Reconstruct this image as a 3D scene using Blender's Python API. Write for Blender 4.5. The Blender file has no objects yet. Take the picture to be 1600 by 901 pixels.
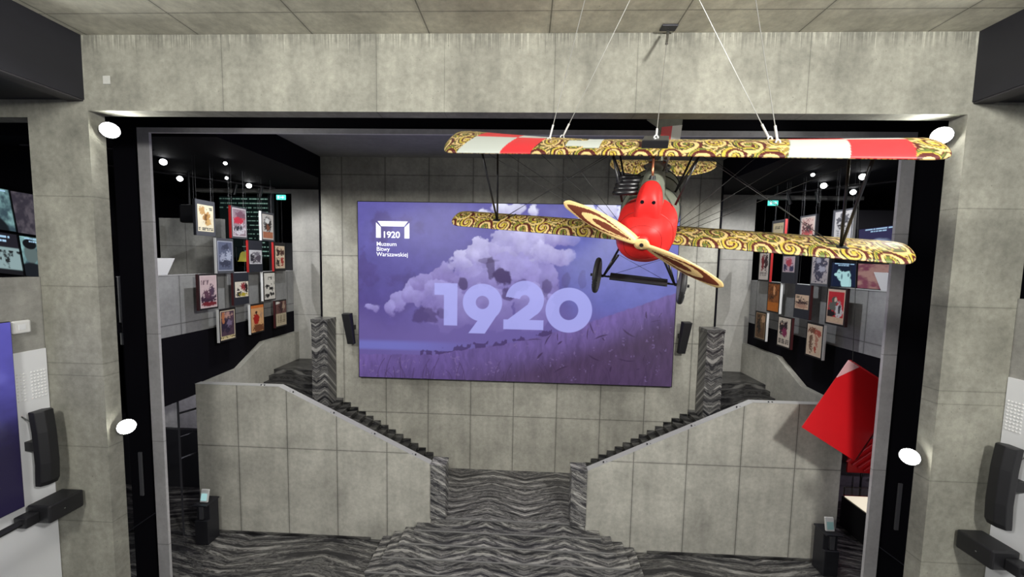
import bpy, math, random
import numpy as np
from mathutils import Vector, Matrix
random.seed(7); rng = np.random.RandomState(7)
PI = math.pi
C = bpy.context.scene.collection
scn = bpy.context.scene

# ------------------------------------------------------------------ camera
FPX = 584.0
RC = np.array([[0.9989990624, 0.0224945469, -0.0386635315],
               [0.0401763760, -0.0712223409, 0.9966510106],
               [0.0196655057, -0.9972067857, -0.0720548011]])
CAM = np.array([0.402, 0.0, 8.261])
cd = bpy.data.cameras.new('camera'); cam = bpy.data.objects.new('camera', cd); C.objects.link(cam)
cd.sensor_width = 36.0; cd.lens = FPX / 1600 * 36.0; cd.clip_start = 0.05; cd.clip_end = 200
M = Matrix(((RC[0, 0], -RC[0, 1], -RC[0, 2]), (RC[1, 0], -RC[1, 1], -RC[1, 2]), (RC[2, 0], -RC[2, 1], -RC[2, 2]))).to_4x4()
M.translation = Vector(CAM); cam.matrix_world = M
scn.camera = cam

# ------------------------------------------------------------------ light and exposure
scn.view_settings.view_transform = 'Standard'; scn.view_settings.look = 'None'
scn.view_settings.exposure = 0.0; scn.view_settings.gamma = 1.0
try: scn.view_settings.use_curve_mapping = False
except Exception: pass
w = bpy.data.worlds.new('world'); scn.world = w; w.use_nodes = True
w.node_tree.nodes['Background'].inputs[0].default_value = (0.85, 0.88, 1.0, 1)
w.node_tree.nodes['Background'].inputs[1].default_value = 0.16

def aim(o, tgt):
    d = Vector(tgt) - o.location
    o.rotation_euler = d.to_track_quat('-Z', 'Y').to_euler()
def area(name, loc, tgt, size, power, col=(1, 1, 1), size_y=None):
    l = bpy.data.lights.new(name, 'AREA'); l.energy = power; l.color = col; l.size = size
    if size_y: l.shape = 'RECTANGLE'; l.size_y = size_y
    o = bpy.data.objects.new(name, l); C.objects.link(o); o.location = loc; aim(o, tgt); return o
def spot(name, loc, tgt, power, angle, col=(1, 1, 1), r=0.05, blend=0.5):
    l = bpy.data.lights.new(name, 'SPOT'); l.energy = power; l.color = col; l.spot_size = math.radians(angle); l.spot_blend = blend; l.shadow_soft_size = r
    o = bpy.data.objects.new(name, l); C.objects.link(o); o.location = loc; aim(o, tgt); return o
# ceiling floods of the hall, behind and above the balcony the picture is taken from
area('hall_light', (5.5, -1.5, 11.9), (0, 9, 6.5), 1.0, 1330, (1.0, 0.985, 0.93))
area('hall_light', (-5.5, -1.5, 11.9), (0, 9, 6.0), 1.6, 1050, (1.0, 0.985, 0.93))
# stair hall ceiling
for s in (-1, 1):
    spot('stair_light', (s*5.2, 9.0, 10.8), (s*3.2, 12.9, 3.0), 420, 100, (1, 0.98, 0.92), 0.06)
    spot('gallery_light', (s*6.2, 10.2, 10.9), (s*9.2, 12.4, 7.0), 420, 105, (0.95, 0.97, 1.0), 0.04)
    spot('end_wall_light', (s*9.9, 11.3, 10.7), (s*7.6, 15, 6.6), 420, 80, (0.98, 0.98, 1.0), 0.03)
spot('passage_light', (-11.0, 10.2, 4.1), (-11.3, 12.5, 2.6), 60, 110, (0.95, 0.9, 1.0), 0.05)
spot('passage_light', (11.2, 9.4, 4.1), (11.0, 12.5, 1.2), 70, 120, (0.95, 0.85, 1.0), 0.05)

# ------------------------------------------------------------------ ray helpers: photo pixel -> point on a known plane of the room
def ray(px, py): return RC @ np.array([px - 800.0, py - 450.5, FPX])
def atY(px, py, Y): r = ray(px, py); return CAM + r * (Y / r[1])
def atX(px, py, X): r = ray(px, py); return CAM + r * ((X - CAM[0]) / r[0])
def atZ(px, py, Z): r = ray(px, py); return CAM + r * ((Z - CAM[2]) / r[2])

# ------------------------------------------------------------------ materials
def mat_new(name):
    m = bpy.data.materials.new(name); m.use_nodes = True; nt = m.node_tree
    return m, nt, nt.nodes['Principled BSDF']
def flat(name, col, rough=0.6, metal=0.0, spec=0.5, emis=None, es=1.0, noise=0.0):
    m, nt, b = mat_new(name)
    b.inputs['Base Color'].default_value = (*col, 1); b.inputs['Roughness'].default_value = rough
    b.inputs['Metallic'].default_value = metal; b.inputs['Specular IOR Level'].default_value = spec
    if emis: b.inputs['Emission Color'].default_value = (*emis, 1); b.inputs['Emission Strength'].default_value = es
    if noise:
        n = nt.nodes.new('ShaderNodeTexNoise'); n.inputs['Scale'].default_value = 6; n.inputs['Detail'].default_value = 6
        mx = nt.nodes.new('ShaderNodeMixRGB'); mx.blend_type = 'MULTIPLY'; mx.inputs[0].default_value = noise
        mx.inputs[1].default_value = (*col, 1); nt.links.new(n.outputs['Color'], mx.inputs[2]); 
        bw = nt.nodes.new('ShaderNodeRGBToBW'); nt.links.new(n.outputs['Fac'], mx.inputs[2]); nt.links.new(mx.outputs[0], b.inputs['Base Color'])
    return m
def N(nt, t, **k):
    n = nt.nodes.new(t)
    for a, v in k.items(): setattr(n, a, v)
    return n
def math_(nt, op, a, b=None, c=None):
    n = N(nt, 'ShaderNodeMath', operation=op)
    for i, v in enumerate((a, b, c)):
        if v is None: continue
        if isinstance(v, (int, float)): n.inputs[i].default_value = v
        else: nt.links.new(v, n.inputs[i])
    return n.outputs[0]
def ramp(nt, fac, stops):
    r = N(nt, 'ShaderNodeValToRGB'); cr = r.color_ramp
    while len(cr.elements) < len(stops): cr.elements.new(0.5)
    for e, (p, c) in zip(cr.elements, stops): e.position = p; e.color = (*c, 1) if len(c) == 3 else c
    nt.links.new(fac, r.inputs[0]); return r.outputs[0]
def concrete(name, base, lines=(), streak=None, rough=0.75, var=1.0, ls=0.62):
    """lines: (axis 'X'/'Y'/'Z'/'A' for |x|, offset, spacing or None, half width)"""
    m, nt, b = mat_new(name); L = nt.links
    geo = N(nt, 'ShaderNodeNewGeometry'); pos = geo.outputs['Position']
    sep = N(nt, 'ShaderNodeSeparateXYZ'); L.new(pos, sep.inputs[0])
    n1 = N(nt, 'ShaderNodeTexNoise'); n1.inputs['Scale'].default_value = 0.9; n1.inputs['Detail'].default_value = 8; n1.inputs['Roughness'].default_value = 0.62; L.new(pos, n1.inputs['Vector'])
    n2 = N(nt, 'ShaderNodeTexNoise'); n2.inputs['Scale'].default_value = 9; n2.inputs['Detail'].default_value = 8; n2.inputs['Roughness'].default_value = 0.7; L.new(pos, n2.inputs['Vector'])
    mp = N(nt, 'ShaderNodeMapping'); mp.inputs['Scale'].default_value = (3.0, 3.0, 0.35); L.new(pos, mp.inputs[0])
    n3 = N(nt, 'ShaderNodeTexNoise'); n3.inputs['Scale'].default_value = 1.4; n3.inputs['Detail'].default_value = 5; L.new(mp.outputs[0], n3.inputs['Vector'])
    a = math_(nt, 'MULTIPLY_ADD', n1.outputs['Fac'], 1.15*var, 1 - 0.575*var)
    c = math_(nt, 'MULTIPLY_ADD', n2.outputs['Fac'], 0.75*var, 1 - 0.375*var)
    d = math_(nt, 'MULTIPLY_ADD', n3.outputs['Fac'], 0.45*var, 1 - 0.225*var)
    f = math_(nt, 'MULTIPLY', math_(nt, 'MULTIPLY', a, c), d)
    # air holes
    vo = N(nt, 'ShaderNodeTexVoronoi'); vo.inputs['Scale'].default_value = 7; L.new(pos, vo.inputs['Vector'])
    hole = math_(nt, 'LESS_THAN', vo.outputs['Distance'], 0.055)
    hm = math_(nt, 'MULTIPLY', hole, math_(nt, 'GREATER_THAN', n1.outputs['Fac'], 0.52))
    f = math_(nt, 'MULTIPLY', f, math_(nt, 'MULTIPLY_ADD', hm, -0.5, 1.0))
    ax = {'X': sep.outputs['X'], 'Y': sep.outputs['Y'], 'Z': sep.outputs['Z'], 'A': math_(nt, 'ABSOLUTE', sep.outputs['X'])}
    linemask = None
    for (A, off, sp, hw) in lines:
        v = math_(nt, 'SUBTRACT', ax[A], off)
        if sp:
            v = math_(nt, 'DIVIDE', v, sp); v = math_(nt, 'ADD', v, 0.5)
            v = math_(nt, 'FRACT', v); v = math_(nt, 'SUBTRACT', v, 0.5); v = math_(nt, 'MULTIPLY', v, sp)
        v = math_(nt, 'ABSOLUTE', v)
        mk = math_(nt, 'LESS_THAN', v, hw)
        halo = math_(nt, 'MULTIPLY', math_(nt, 'LESS_THAN', v, hw*4), 0.14)
        mk = math_(nt, 'MAXIMUM', mk, halo)
        linemask = mk if linemask is None else math_(nt, 'MAXIMUM', linemask, mk)
    if linemask is not None:
        f = math_(nt, 'MULTIPLY', f, math_(nt, 'MULTIPLY_ADD', linemask, -ls, 1.0))
    if streak:
        # lime runs below the slab joint
        mp2 = N(nt, 'ShaderNodeMapping'); mp2.inputs['Scale'].default_value = (16, 16, 0.25); L.new(pos, mp2.inputs[0])
        ns = N(nt, 'ShaderNodeTexNoise'); ns.inputs['Scale'].default_value = 1.0; ns.inputs['Detail'].default_value = 3; L.new(mp2.outputs[0], ns.inputs['Vector'])
        top = math_(nt, 'SUBTRACT', sep.outputs['Z'], streak - 0.70)
        top = math_(nt, 'MULTIPLY', top, 1.55)
        tt = math_(nt, 'SUBTRACT', math_(nt, 'ADD', math_(nt, 'MULTIPLY', ns.outputs['Fac'], 1.6), top), 1.55)
        N(nt, 'ShaderNodeClamp')
        t2 = math_(nt, 'MULTIPLY', tt, 3.6); cl = N(nt, 'ShaderNodeClamp'); L.new(t2, cl.inputs[0])
        ws = N(nt, 'ShaderNodeTexNoise'); ws.inputs['Scale'].default_value = 1.0; ws.inputs['Detail'].default_value = 2
        mp3 = N(nt, 'ShaderNodeMapping'); mp3.inputs['Scale'].default_value = (30, 30, 0.3); L.new(pos, mp3.inputs[0]); L.new(mp3.outputs[0], ws.inputs['Vector'])
        sgn = math_(nt, 'MULTIPLY_ADD', math_(nt, 'GREATER_THAN', ws.outputs['Fac'], 0.56), 0.50, -0.22)
        f = math_(nt, 'MULTIPLY', f, math_(nt, 'ADD', math_(nt, 'MULTIPLY', cl.outputs[0], sgn), 1.0))
    col = N(nt, 'ShaderNodeMixRGB'); col.blend_type = 'MULTIPLY'; col.inputs[0].default_value = 1; col.inputs[1].default_value = (*base, 1)
    cmb = N(nt, 'ShaderNodeCombineXYZ'); [L.new(f, cmb.inputs[i]) for i in range(3)]
    L.new(cmb.outputs[0], col.inputs[2]); L.new(col.outputs[0], b.inputs['Base Color'])
    b.inputs['Roughness'].default_value = rough; b.inputs['Specular IOR Level'].default_value = 0.35
    bp = N(nt, 'ShaderNodeBump'); bp.inputs['Strength'].default_value = 0.25; bp.inputs['Distance'].default_value = 0.02
    L.new(f, bp.inputs['Height']); L.new(bp.outputs[0], b.inputs['Normal'])
    return m
def marble(name, off=(0, 0, 0), tile=1.25, light=1.0, vert=False, rough=0.32, mirror=True, rot=0.34, sc_=1.0):
    m, nt, b = mat_new(name); L = nt.links
    geo = N(nt, 'ShaderNodeNewGeometry'); sep = N(nt, 'ShaderNodeSeparateXYZ'); L.new(geo.outputs['Position'], sep.inputs[0])
    X = math_(nt, 'ADD', sep.outputs['X'], off[0])
    if mirror: X = math_(nt, 'PINGPONG', X, tile)       # book-matched slabs
    h = math_(nt, 'ADD', math_(nt, 'ADD', sep.outputs['Y'], sep.outputs['Z']), off[1])
    v = N(nt, 'ShaderNodeCombineXYZ')
    if vert: L.new(h, v.inputs[0]); L.new(X, v.inputs[1])
    else: L.new(X, v.inputs[0]); L.new(h, v.inputs[1])
    v.inputs[2].default_value = off[2]
    m0 = N(nt, 'ShaderNodeMapping'); m0.inputs['Rotation'].default_value = (0, 0, rot); L.new(v.outputs[0], m0.inputs[0])
    mp = N(nt, 'ShaderNodeMapping'); mp.inputs['Scale'].default_value = (0.38*sc_, 2.0*sc_, 1); L.new(m0.outputs[0], mp.inputs[0])
    nd = N(nt, 'ShaderNodeTexNoise'); nd.inputs['Scale'].default_value = 1.1; nd.inputs['Detail'].default_value = 5; L.new(mp.outputs[0], nd.inputs['Vector'])
    vm = N(nt, 'ShaderNodeMixRGB'); vm.blend_type = 'LINEAR_LIGHT'; vm.inputs[0].default_value = 0.5; L.new(mp.outputs[0], vm.inputs[1]); L.new(nd.outputs['Color'], vm.inputs[2])
    n = N(nt, 'ShaderNodeTexNoise'); n.inputs['Scale'].default_value = 2.6; n.inputs['Detail'].default_value = 12; n.inputs['Roughness'].default_value = 0.74; L.new(vm.outputs[0], n.inputs['Vector'])
    wv = N(nt, 'ShaderNodeTexWave'); wv.bands_direction = 'Y'; wv.inputs['Scale'].default_value = 0.42; wv.inputs['Distortion'].default_value = 5; wv.inputs['Detail'].default_value = 6; wv.inputs['Detail Scale'].default_value = 1.6; wv.inputs['Detail Roughness'].default_value = .7
    L.new(vm.outputs[0], wv.inputs['Vector'])
    f = math_(nt, 'ADD', math_(nt, 'MULTIPLY', n.outputs['Fac'], 0.78), math_(nt, 'MULTIPLY', wv.outputs['Fac'], 0.22))
    k = light
    col = ramp(nt, f, [(0.30, (0.012*k, 0.012*k, 0.014*k)), (0.42, (0.05*k, 0.049*k, 0.053*k)), (0.47, (0.20*k, 0.195*k, 0.19*k)), (0.52, (0.09*k, 0.088*k, 0.09*k)), (0.545, (0.020*k, 0.019*k, 0.021*k)), (0.60, (0.22*k, 0.215*k, 0.205*k)), (0.70, (0.42*k, 0.41*k, 0.39*k))])
    L.new(col, b.inputs['Base Color']); b.inputs['Roughness'].default_value = rough
    return m
def vcol(name, rough=0.6, emit=0.0, spec=0.4, coat=0.0):
    m, nt, b = mat_new(name); a = N(nt, 'ShaderNodeAttribute'); a.attribute_name = 'Col'
    nt.links.new(a.outputs['Color'], b.inputs['Base Color']); b.inputs['Roughness'].default_value = rough; b.inputs['Specular IOR Level'].default_value = spec
    if emit:
        b.inputs['Base Color'].default_value = (0.01, 0.01, 0.01, 1)
        for l in list(b.inputs['Base Color'].links): nt.links.remove(l)
        nt.links.new(a.outputs['Color'], b.inputs['Emission Color']); b.inputs['Emission Strength'].default_value = emit
    return m

CB = (0.40, 0.40, 0.365)
m_beam = concrete('concrete_beam', (0.262, 0.258, 0.218), [('X', -5.18, None, .008), ('X', -2.35, None, .008), ('X', 0.81, None, .008), ('X', 2.23, None, .006), ('X', -1.13, None, .004), ('X', 5.12, None, .008), ('Z', 9.32, None, .006), ('Z', 7.62, None, .007), ('Z', 6.12, None, .006), ('Z', 5.88, None, .005), ('Z', 4.45, None, .006), ('Z', 2.9, None, .006)], streak=12.22, ls=.38, var=1.25)
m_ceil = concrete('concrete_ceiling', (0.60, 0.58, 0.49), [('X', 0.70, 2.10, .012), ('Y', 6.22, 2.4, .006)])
m_frame = concrete('concrete_frame', (0.58, 0.57, 0.58), [('Z', 6.4, 2.6, .004)], var=.6)
m_back = concrete('concrete_back', (0.36, 0.35, 0.305), [('X', 0.03, 1.53, .012), ('Z', 2.75, 2.8, .010)])
m_end = concrete('concrete_end', (0.42, 0.41, 0.38), [('A', 7.75, None, .006), ('Z', 8.5, None, .006), ('Z', 5.9, None, .006)], var=.7)
m_stairw = concrete('concrete_stair', (0.43, 0.42, 0.375), [('A', 3.53, 1.475, .013), ('Z', 2.68, None, .010)])
m_side = concrete('concrete_side', (0.30, 0.295, 0.275), [('Y', 5.6, 1.2, .006)])
m_mezz = concrete('concrete_gallery', (0.33, 0.33, 0.33), [('Y', 9.95, 1.55, .010), ('Z', 6.36, None, .010)], var=.7)
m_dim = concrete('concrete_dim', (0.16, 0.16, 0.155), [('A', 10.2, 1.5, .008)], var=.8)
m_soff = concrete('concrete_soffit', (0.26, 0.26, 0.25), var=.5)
m_black = flat('matt_black_paint', (0.0045, 0.004, 0.007), 0.8, spec=.12)
m_black2 = flat('black_plastic', (0.012, 0.012, 0.014), 0.45)
m_ducts = flat('dark_painted_duct', (0.018, 0.018, 0.026), 0.55, noise=.4)
m_ductu = flat('dark_duct_lip', (0.04, 0.037, 0.042), 0.6)
m_floor = marble('marble_floor', (0.3, 0.2, 1.0), 2.4, 0.75, rot=.2, sc_=1.5)
m_nosing = flat('marble_nosing', (.30, .295, .29), .35, noise=.75)
m_step = marble('marble_steps', (0.62, 0.0, 3.0), 1.12, 1.1, sc_=1.5)
m_stepd = marble('marble_flight', (0.0, 0.5, 5.0), 1.4, 0.35)
m_post = marble('marble_post', (0.3, 0.0, 8.0), 3.0, 1.35, rough=.25, mirror=False, rot=.5, sc_=1.5)
m_pillar = marble('marble_pillar', (0.1, 0.4, 11.0), 0.29, 0.95, rough=.3, rot=.6, sc_=1.9)
m_white = flat('white_board', (0.78, 0.79, 0.82), 0.5)
m_whitep = flat('white_plastic', (0.75, 0.75, 0.75), 0.4)
m_steel = flat('brushed_steel', (0.5, 0.5, 0.52), 0.3, 1.0)
m_darksteel = flat('dark_steel', (0.05, 0.05, 0.06), 0.4, 0.7)
m_red = flat('red_lacquer', (0.72, 0.012, 0.018), 0.38, noise=.12)
m_lamp = flat('lamp_glass', (1, 1, 1), 0.3, emis=(1, .99, .9), es=60)
m_spotl = flat('spot_glass', (1, 1, 1), 0.3, emis=(1, 1, 1), es=14)
m_board = flat('navy_board', (0.022, 0.024, 0.036), 0.55)
m_bframe = flat('dark_poster_frame', (0.010, 0.008, 0.009), 0.5)
m_gframe = flat('grey_poster_board', (0.075, 0.078, 0.092), 0.5)
m_edger = flat('red_edge', (0.35, 0.012, 0.012), 0.5)
m_edgew = flat('white_edge', (0.7, 0.7, 0.7), 0.5)
m_edged = flat('dark_red_edge', (0.05, 0.008, 0.010), 0.5)
m_art = vcol('printed_paper', .55)
m_screen = vcol('led_picture', .4, emit=1.0)
m_tv = vcol('display_picture', .3, emit=.9)
m_glow = flat('screen_white', (.5, .5, .5), .5, emis=(.86, .88, 1.0), es=.95)
m_exit = flat('exit_sign_green', (.1, .5, .4), .4, emis=(.12, .85, .72), es=1.2)
m_exitw = flat('exit_sign_white', (.9, .9, .9), .4, emis=(.8, 1, .95), es=1.2)
m_bell = flat('yellow_bell', (.75, .65, .08), .4, emis=(.6, .55, .1), es=.35)
m_bright = flat('galvanised_fitting', (.55, .55, .55), .35)
m_pwire = flat('thin_grey_wire', (.10, .10, .11), .5)
m_wire = flat('steel_cable', (0.40, 0.40, 0.38), 0.4, 0.6)
m_dwire = flat('dark_wire', (0.02, 0.02, 0.02), 0.5)

# ------------------------------------------------------------------ mesh helpers
class MB:
    def __init__(s): s.v = []; s.f = []
    def add(s, vs, fs):
        o = len(s.v); s.v += [tuple(map(float, p)) for p in vs]; s.f += [tuple(i + o for i in f) for f in fs]; return s
    def box(s, a, b):
        x0, y0, z0 = [min(a[i], b[i]) for i in range(3)]; x1, y1, z1 = [max(a[i], b[i]) for i in range(3)]
        return s.add([(x0, y0, z0), (x1, y0, z0), (x1, y1, z0), (x0, y1, z0), (x0, y0, z1), (x1, y0, z1), (x1, y1, z1), (x0, y1, z1)],
                     [(0, 3, 2, 1), (4, 5, 6, 7), (0, 1, 5, 4), (1, 2, 6, 5), (2, 3, 7, 6), (3, 0, 4, 7)])
    def prism(s, poly, axis, a, b):
        """poly: 2D points; extruded along axis from a to b"""
        n = len(poly)
        def P(q, t): return {'X': (t, q[0], q[1]), 'Y': (q[0], t, q[1]), 'Z': (q[0], q[1], t)}[axis]
        vs = [P(q, a) for q in poly] + [P(q, b) for q in poly]
        fs = [tuple(range(n)), tuple(range(2*n - 1, n - 1, -1))] + [(i, i + n, (i + 1) % n + n, (i + 1) % n) for i in range(n)]
        return s.add(vs, fs)
    def tube(s, pts, r, n=8, r2=None, cap=True):
        pts = [np.array(p, float) for p in pts]; m = len(pts); vs = []; fs = []
        for i, p in enumerate(pts):
            t = pts[min(i + 1, m - 1)] - pts[max(i - 1, 0)]; t /= (np.linalg.norm(t) + 1e-12)
            u = np.cross(t, [0, 0, 1.0]); 
            if np.linalg.norm(u) < 1e-3: u = np.cross(t, [1.0, 0, 0])
            u /= np.linalg.norm(u); w_ = np.cross(t, u)
            rr = r if r2 is None else r + (r2 - r) * i / (m - 1)
            if isinstance(r, (list, tuple)): rr = r[i]
            for k in range(n):
                a = 2*PI*k/n; vs.append(p + rr*(math.cos(a)*u + math.sin(a)*w_))
        for i in range(m - 1):
            for k in range(n): fs.append((i*n + k, i*n + (k + 1) % n, (i + 1)*n + (k + 1) % n, (i + 1)*n + k))
        if cap: fs.append(tuple(range(n - 1, -1, -1))); fs.append(tuple((m - 1)*n + k for k in range(n)))
        return s.add(vs, fs)
    def grid(s, P, closed_u=False):
        """P: array (nu, nv, 3)"""
        nu, nv = P.shape[:2]; fs = []
        for i in range(nu - 1):
            for j in range(nv - (0 if closed_u else 1)):
                j2 = (j + 1) % nv; fs.append((i*nv + j, i*nv + j2, (i + 1)*nv + j2, (i + 1)*nv + j))
        return s.add(P.reshape(-1, 3), fs)
    def build(s, name, mat, parent=None, smooth=False, bevel=0.0, cols=None, xf=None):
        me = bpy.data.meshes.new(name); v = s.v
        if xf is not None: v = [tuple(xf @ Vector(p)) for p in v]
        me.from_pydata(v, [], s.f)
        if isinstance(mat, (list, tuple)): [me.materials.append(q) for q in mat]
        else: me.materials.append(mat)
        if cols is not None:
            a = me.color_attributes.new('Col', 'FLOAT_COLOR', 'POINT')
            cc = np.ones((len(v), 4), np.float32); cc[:, :3] = cols.reshape(-1, 3); a.data.foreach_set('color', cc.ravel())
        if smooth: me.polygons.foreach_set('use_smooth', [True]*len(me.polygons))
        o = bpy.data.objects.new(name, me); C.objects.link(o)
        if parent: o.parent = parent
        if bevel:
            md = o.modifiers.new('bevel', 'BEVEL'); md.width = bevel; md.segments = 2; md.limit_method = 'ANGLE'
        me.update(); return o
def fast_grid(name, P, cols, mat, parent=None):
    """dense colour grid: P (nu,nv,3), cols (nu,nv,3) linear"""
    nu, nv = P.shape[:2]; me = bpy.data.meshes.new(name)
    nf = (nu - 1)*(nv - 1); me.vertices.add(nu*nv); me.vertices.foreach_set('co', P.astype(np.float32).ravel())
    i, j = np.meshgrid(np.arange(nu - 1), np.arange(nv - 1), indexing='ij'); a = (i*nv + j).ravel()
    q = np.stack([a, a + 1, a + nv + 1, a + nv], 1).astype(np.int32)
    me.loops.add(nf*4); me.loops.foreach_set('vertex_index', q.ravel())
    me.polygons.add(nf); me.polygons.foreach_set('loop_start', np.arange(0, nf*4, 4, dtype=np.int32))
    me.polygons.foreach_set('use_smooth', [True]*nf)
    me.update(calc_edges=True); me.materials.append(mat)
    at = me.color_attributes.new('Col', 'FLOAT_COLOR', 'POINT'); cc = np.ones((nu*nv, 4), np.float32); cc[:, :3] = cols.reshape(-1, 3); at.data.foreach_set('color', cc.ravel())
    o = bpy.data.objects.new(name, me); C.objects.link(o)
    if parent: o.parent = parent
    return o
def tag(o, label=None, cat=None, group=None, kind=None):
    if label: o['label'] = label
    if cat: o['category'] = cat
    if group: o['group'] = group
    if kind: o['kind'] = kind
    return o
def thing(name, label, cat, loc=(0, 0, 0), rot=(0, 0, 0), group=None):
    o = bpy.data.objects.new(name, None); C.objects.link(o); o.location = loc; o.rotation_euler = rot; o.empty_display_size = .1
    return tag(o, label, cat, group)
def local(o, ob):
    """parent ob (built in world coordinates) under o keeping it in place"""
    ob.parent = o; ob.matrix_parent_inverse = Matrix.Translation(o.location).inverted() if True else None
    return ob
def struct(name, mb, mat, label=None, bevel=0.0):
    o = mb.build(name, mat, bevel=bevel); o['kind'] = 'structure'
    if label: o['label'] = label
    return o
def srgb(c): 
    c = np.array(c, float)/255.0; return np.where(c <= 0.04045, c/12.92, ((c + 0.055)/1.055)**2.4)
def vnoise(x, y, seed=0):
    xi = np.floor(x).astype(np.int64); yi = np.floor(y).astype(np.int64); xf = x - xi; yf = y - yi
    def h(a, b):
        n = (a*374761393 + b*668265263 + seed*1442695) & 0xffffffff; n = ((n ^ (n >> 13))*1274126177) & 0xffffffff
        return ((n ^ (n >> 16)) & 0xffff)/65535.0
    u = xf*xf*(3 - 2*xf); v = yf*yf*(3 - 2*yf)
    return (h(xi, yi)*(1 - u) + h(xi + 1, yi)*u)*(1 - v) + (h(xi, yi + 1)*(1 - u) + h(xi + 1, yi + 1)*u)*v
def fbm(x, y, o=5, seed=0):
    s = 0; a = .5; t = 0
    for k in range(o): s = s + a*vnoise(x*2**k, y*2**k, seed + k*17); t += a; a *= .55
    return s/t
def sstep(a, b, x): t = np.clip((x - a)/(b - a), 0, 1); return t*t*(3 - 2*t)
def mix(a, b, t): return a*(1 - t[..., None]) + b*t[..., None]

# ================================================================== THE ROOM
Z0 = 0.0
YB, YB2 = 6.8, 7.08
struct('floor', MB().box((-16, -3, -0.2), (16, 22, 0)), m_floor, 'dark veined marble floor of the stair hall')
struct('ceiling', MB().box((-7.82, -3, 12.22), (7.82, YB, 12.6)), m_ceil, 'board-marked concrete slab over the hall')
# front concrete portal: beam and two piers
fm = MB()
prof = [(-14, 10.76), (-8.95, 10.76), (-8.95, 0), (-7.77, 0), (-7.77, 10.884), (7.77, 10.884), (7.77, 0), (8.95, 0), (8.95, 10.76), (14, 10.76), (14, 12.6), (-14, 12.6)]
fm.prism(prof, 'Y', YB2, YB)
struct('wall_front', fm, m_beam, 'big concrete portal beam with its two piers')
# small repaired square on the beam at left
tag(MB().box((-7.43, 6.785, 11.35), (-7.29, 6.8, 11.50)).build('repair_patch', concrete('patch', (.47, .47, .44), var=.4), bevel=.01), 'pale square repair patch on the left end of the concrete beam', 'patch')
# inner slim frame
f2 = MB(); f2.prism([(-8.47, 0), (-8.19, 0), (-8.19, 11.0), (8.19, 11.0), (8.19, 0), (8.47, 0), (8.47, 11.11), (-8.47, 11.11)], 'Y', 8.38, 8.32)
struct('trim_1', f2, m_frame, 'slim inner concrete frame')
for s, n in ((-1, 'left'), (1, 'right')):
    struct('wall_recess_' + n, MB().box((s*8.47, 8.45, 0), (s*9.2, 8.6, 11.4)), m_black, 'black panelling beside the slim frame')
    struct('wall_' + n, MB().box((s*8.92, -3, 0), (s*9.15, YB, 7.79)), m_side, 'concrete balcony wall at the side of the hall')
    # dark duct casing
    d = MB().box((s*7.82, -3, 11.08), (s*14, YB, 12.6))
    struct('ceiling_duct_' + n, d, m_ducts, 'dark casing below the ceiling')
    struct('trim_duct_' + n, MB().box((s*7.84, -3, 11.055), (s*8.15, YB, 11.08)), m_ductu)
struct('ceiling_recess', MB().box((-9.2, YB2, 11.5), (9.2, 8.45, 11.7)), m_black, 'black soffit between the two frames')
struct('wall_recess_top', MB().box((-9.2, 8.40, 11.11), (9.2, 8.45, 11.5)), m_black)
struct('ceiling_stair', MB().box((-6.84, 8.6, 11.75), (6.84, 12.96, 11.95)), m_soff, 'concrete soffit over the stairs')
struct('wall_back', MB().box((-6.84, 12.96, 0), (6.84, 15.0, 12.0)), m_back, 'concrete wall carrying the big LED screen')
for s, n in ((-1, 'left'), (1, 'right')):
    struct('ceiling_gallery_' + n, MB().box((s*6.84, 8.6, 11.0), (s*16, 15.0, 12.0)).box((s*9.2, 15.0, 11.35), (s*16, 20.0, 12.0)).box((s*9.2, 7.08, 11.25), (s*16, 8.6, 12.0)), m_black, 'black ceiling over the gallery')
    struct('wall_end_' + n, MB().box((s*6.84, 15.0, 0), (s*9.2, 15.25, 11.0)).box((s*9.2, 15.0, 10.86), (s*13.2, 15.25, 11.0)), m_end, 'pale concrete wall closing the stair')
    struct('trim_strip_' + n, MB().box((s*6.85, 12.93, 3.2), (s*6.90, 12.99, 11.0)), m_black)
    # gallery parapet and black fascia
    par = MB().box((s*9.2, 8.6, 6.05), (s*9.45, 15.0, 7.70)); struct('wall_gallery_' + n, par, m_mezz, 'concrete parapet of the upper gallery')
    struct('trim_coping_' + n, MB().box((s*9.18, 8.6, 7.70), (s*9.47, 15.0, 7.715)), flat('pale_coping', (.6, .6, .6), .5))
    struct('wall_fascia_' + n, MB().box((s*9.2, 8.6, 4.2), (s*9.4, 15.0, 6.05)), m_black, 'black fascia below the gallery parapet')
    struct('floor_gallery_' + n, MB().box((s*9.4, 7.08, 6.35), (s*16, 20, 6.6)).box((s*9.4, 7.08, 4.2), (s*16, 15.0, 4.35)), m_black, 'gallery floor')
    struct('wall_gallery_far_' + n, MB().box((s*15.8, 7.08, 0), (s*16, 20, 12)).box((s*9.2, 19.8, 4.3), (s*16, 20, 12)), m_black)
    struct('wall_below_' + n, MB().box((s*9.2, 15.0, 0), (s*16, 15.2, 4.2)), m_dim)
struct('wall_gallery_inner', MB().box((-13.3, 13.5, 6.6), (-10.93, 13.7, 9.62)), concrete('concrete_inner', (.42, .42, .40), [('X', -12.3, None, .008), ('Z', 8.6, None, .006)]), 'grey concrete wall inside the left gallery')
struct('wall_passage_left', MB().box((-14, 12.5, 2.1), (-9.4, 12.7, 4.2)), concrete('concrete_passage', (.5, .5, .5), [('X', -11.2, None, .008)]))
struct('wall_passage_left_low', MB().box((-14, 12.35, 0), (-9.4, 12.5, 2.1)), flat('dark_grey_paint', (.02, .02, .024), .5))
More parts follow.
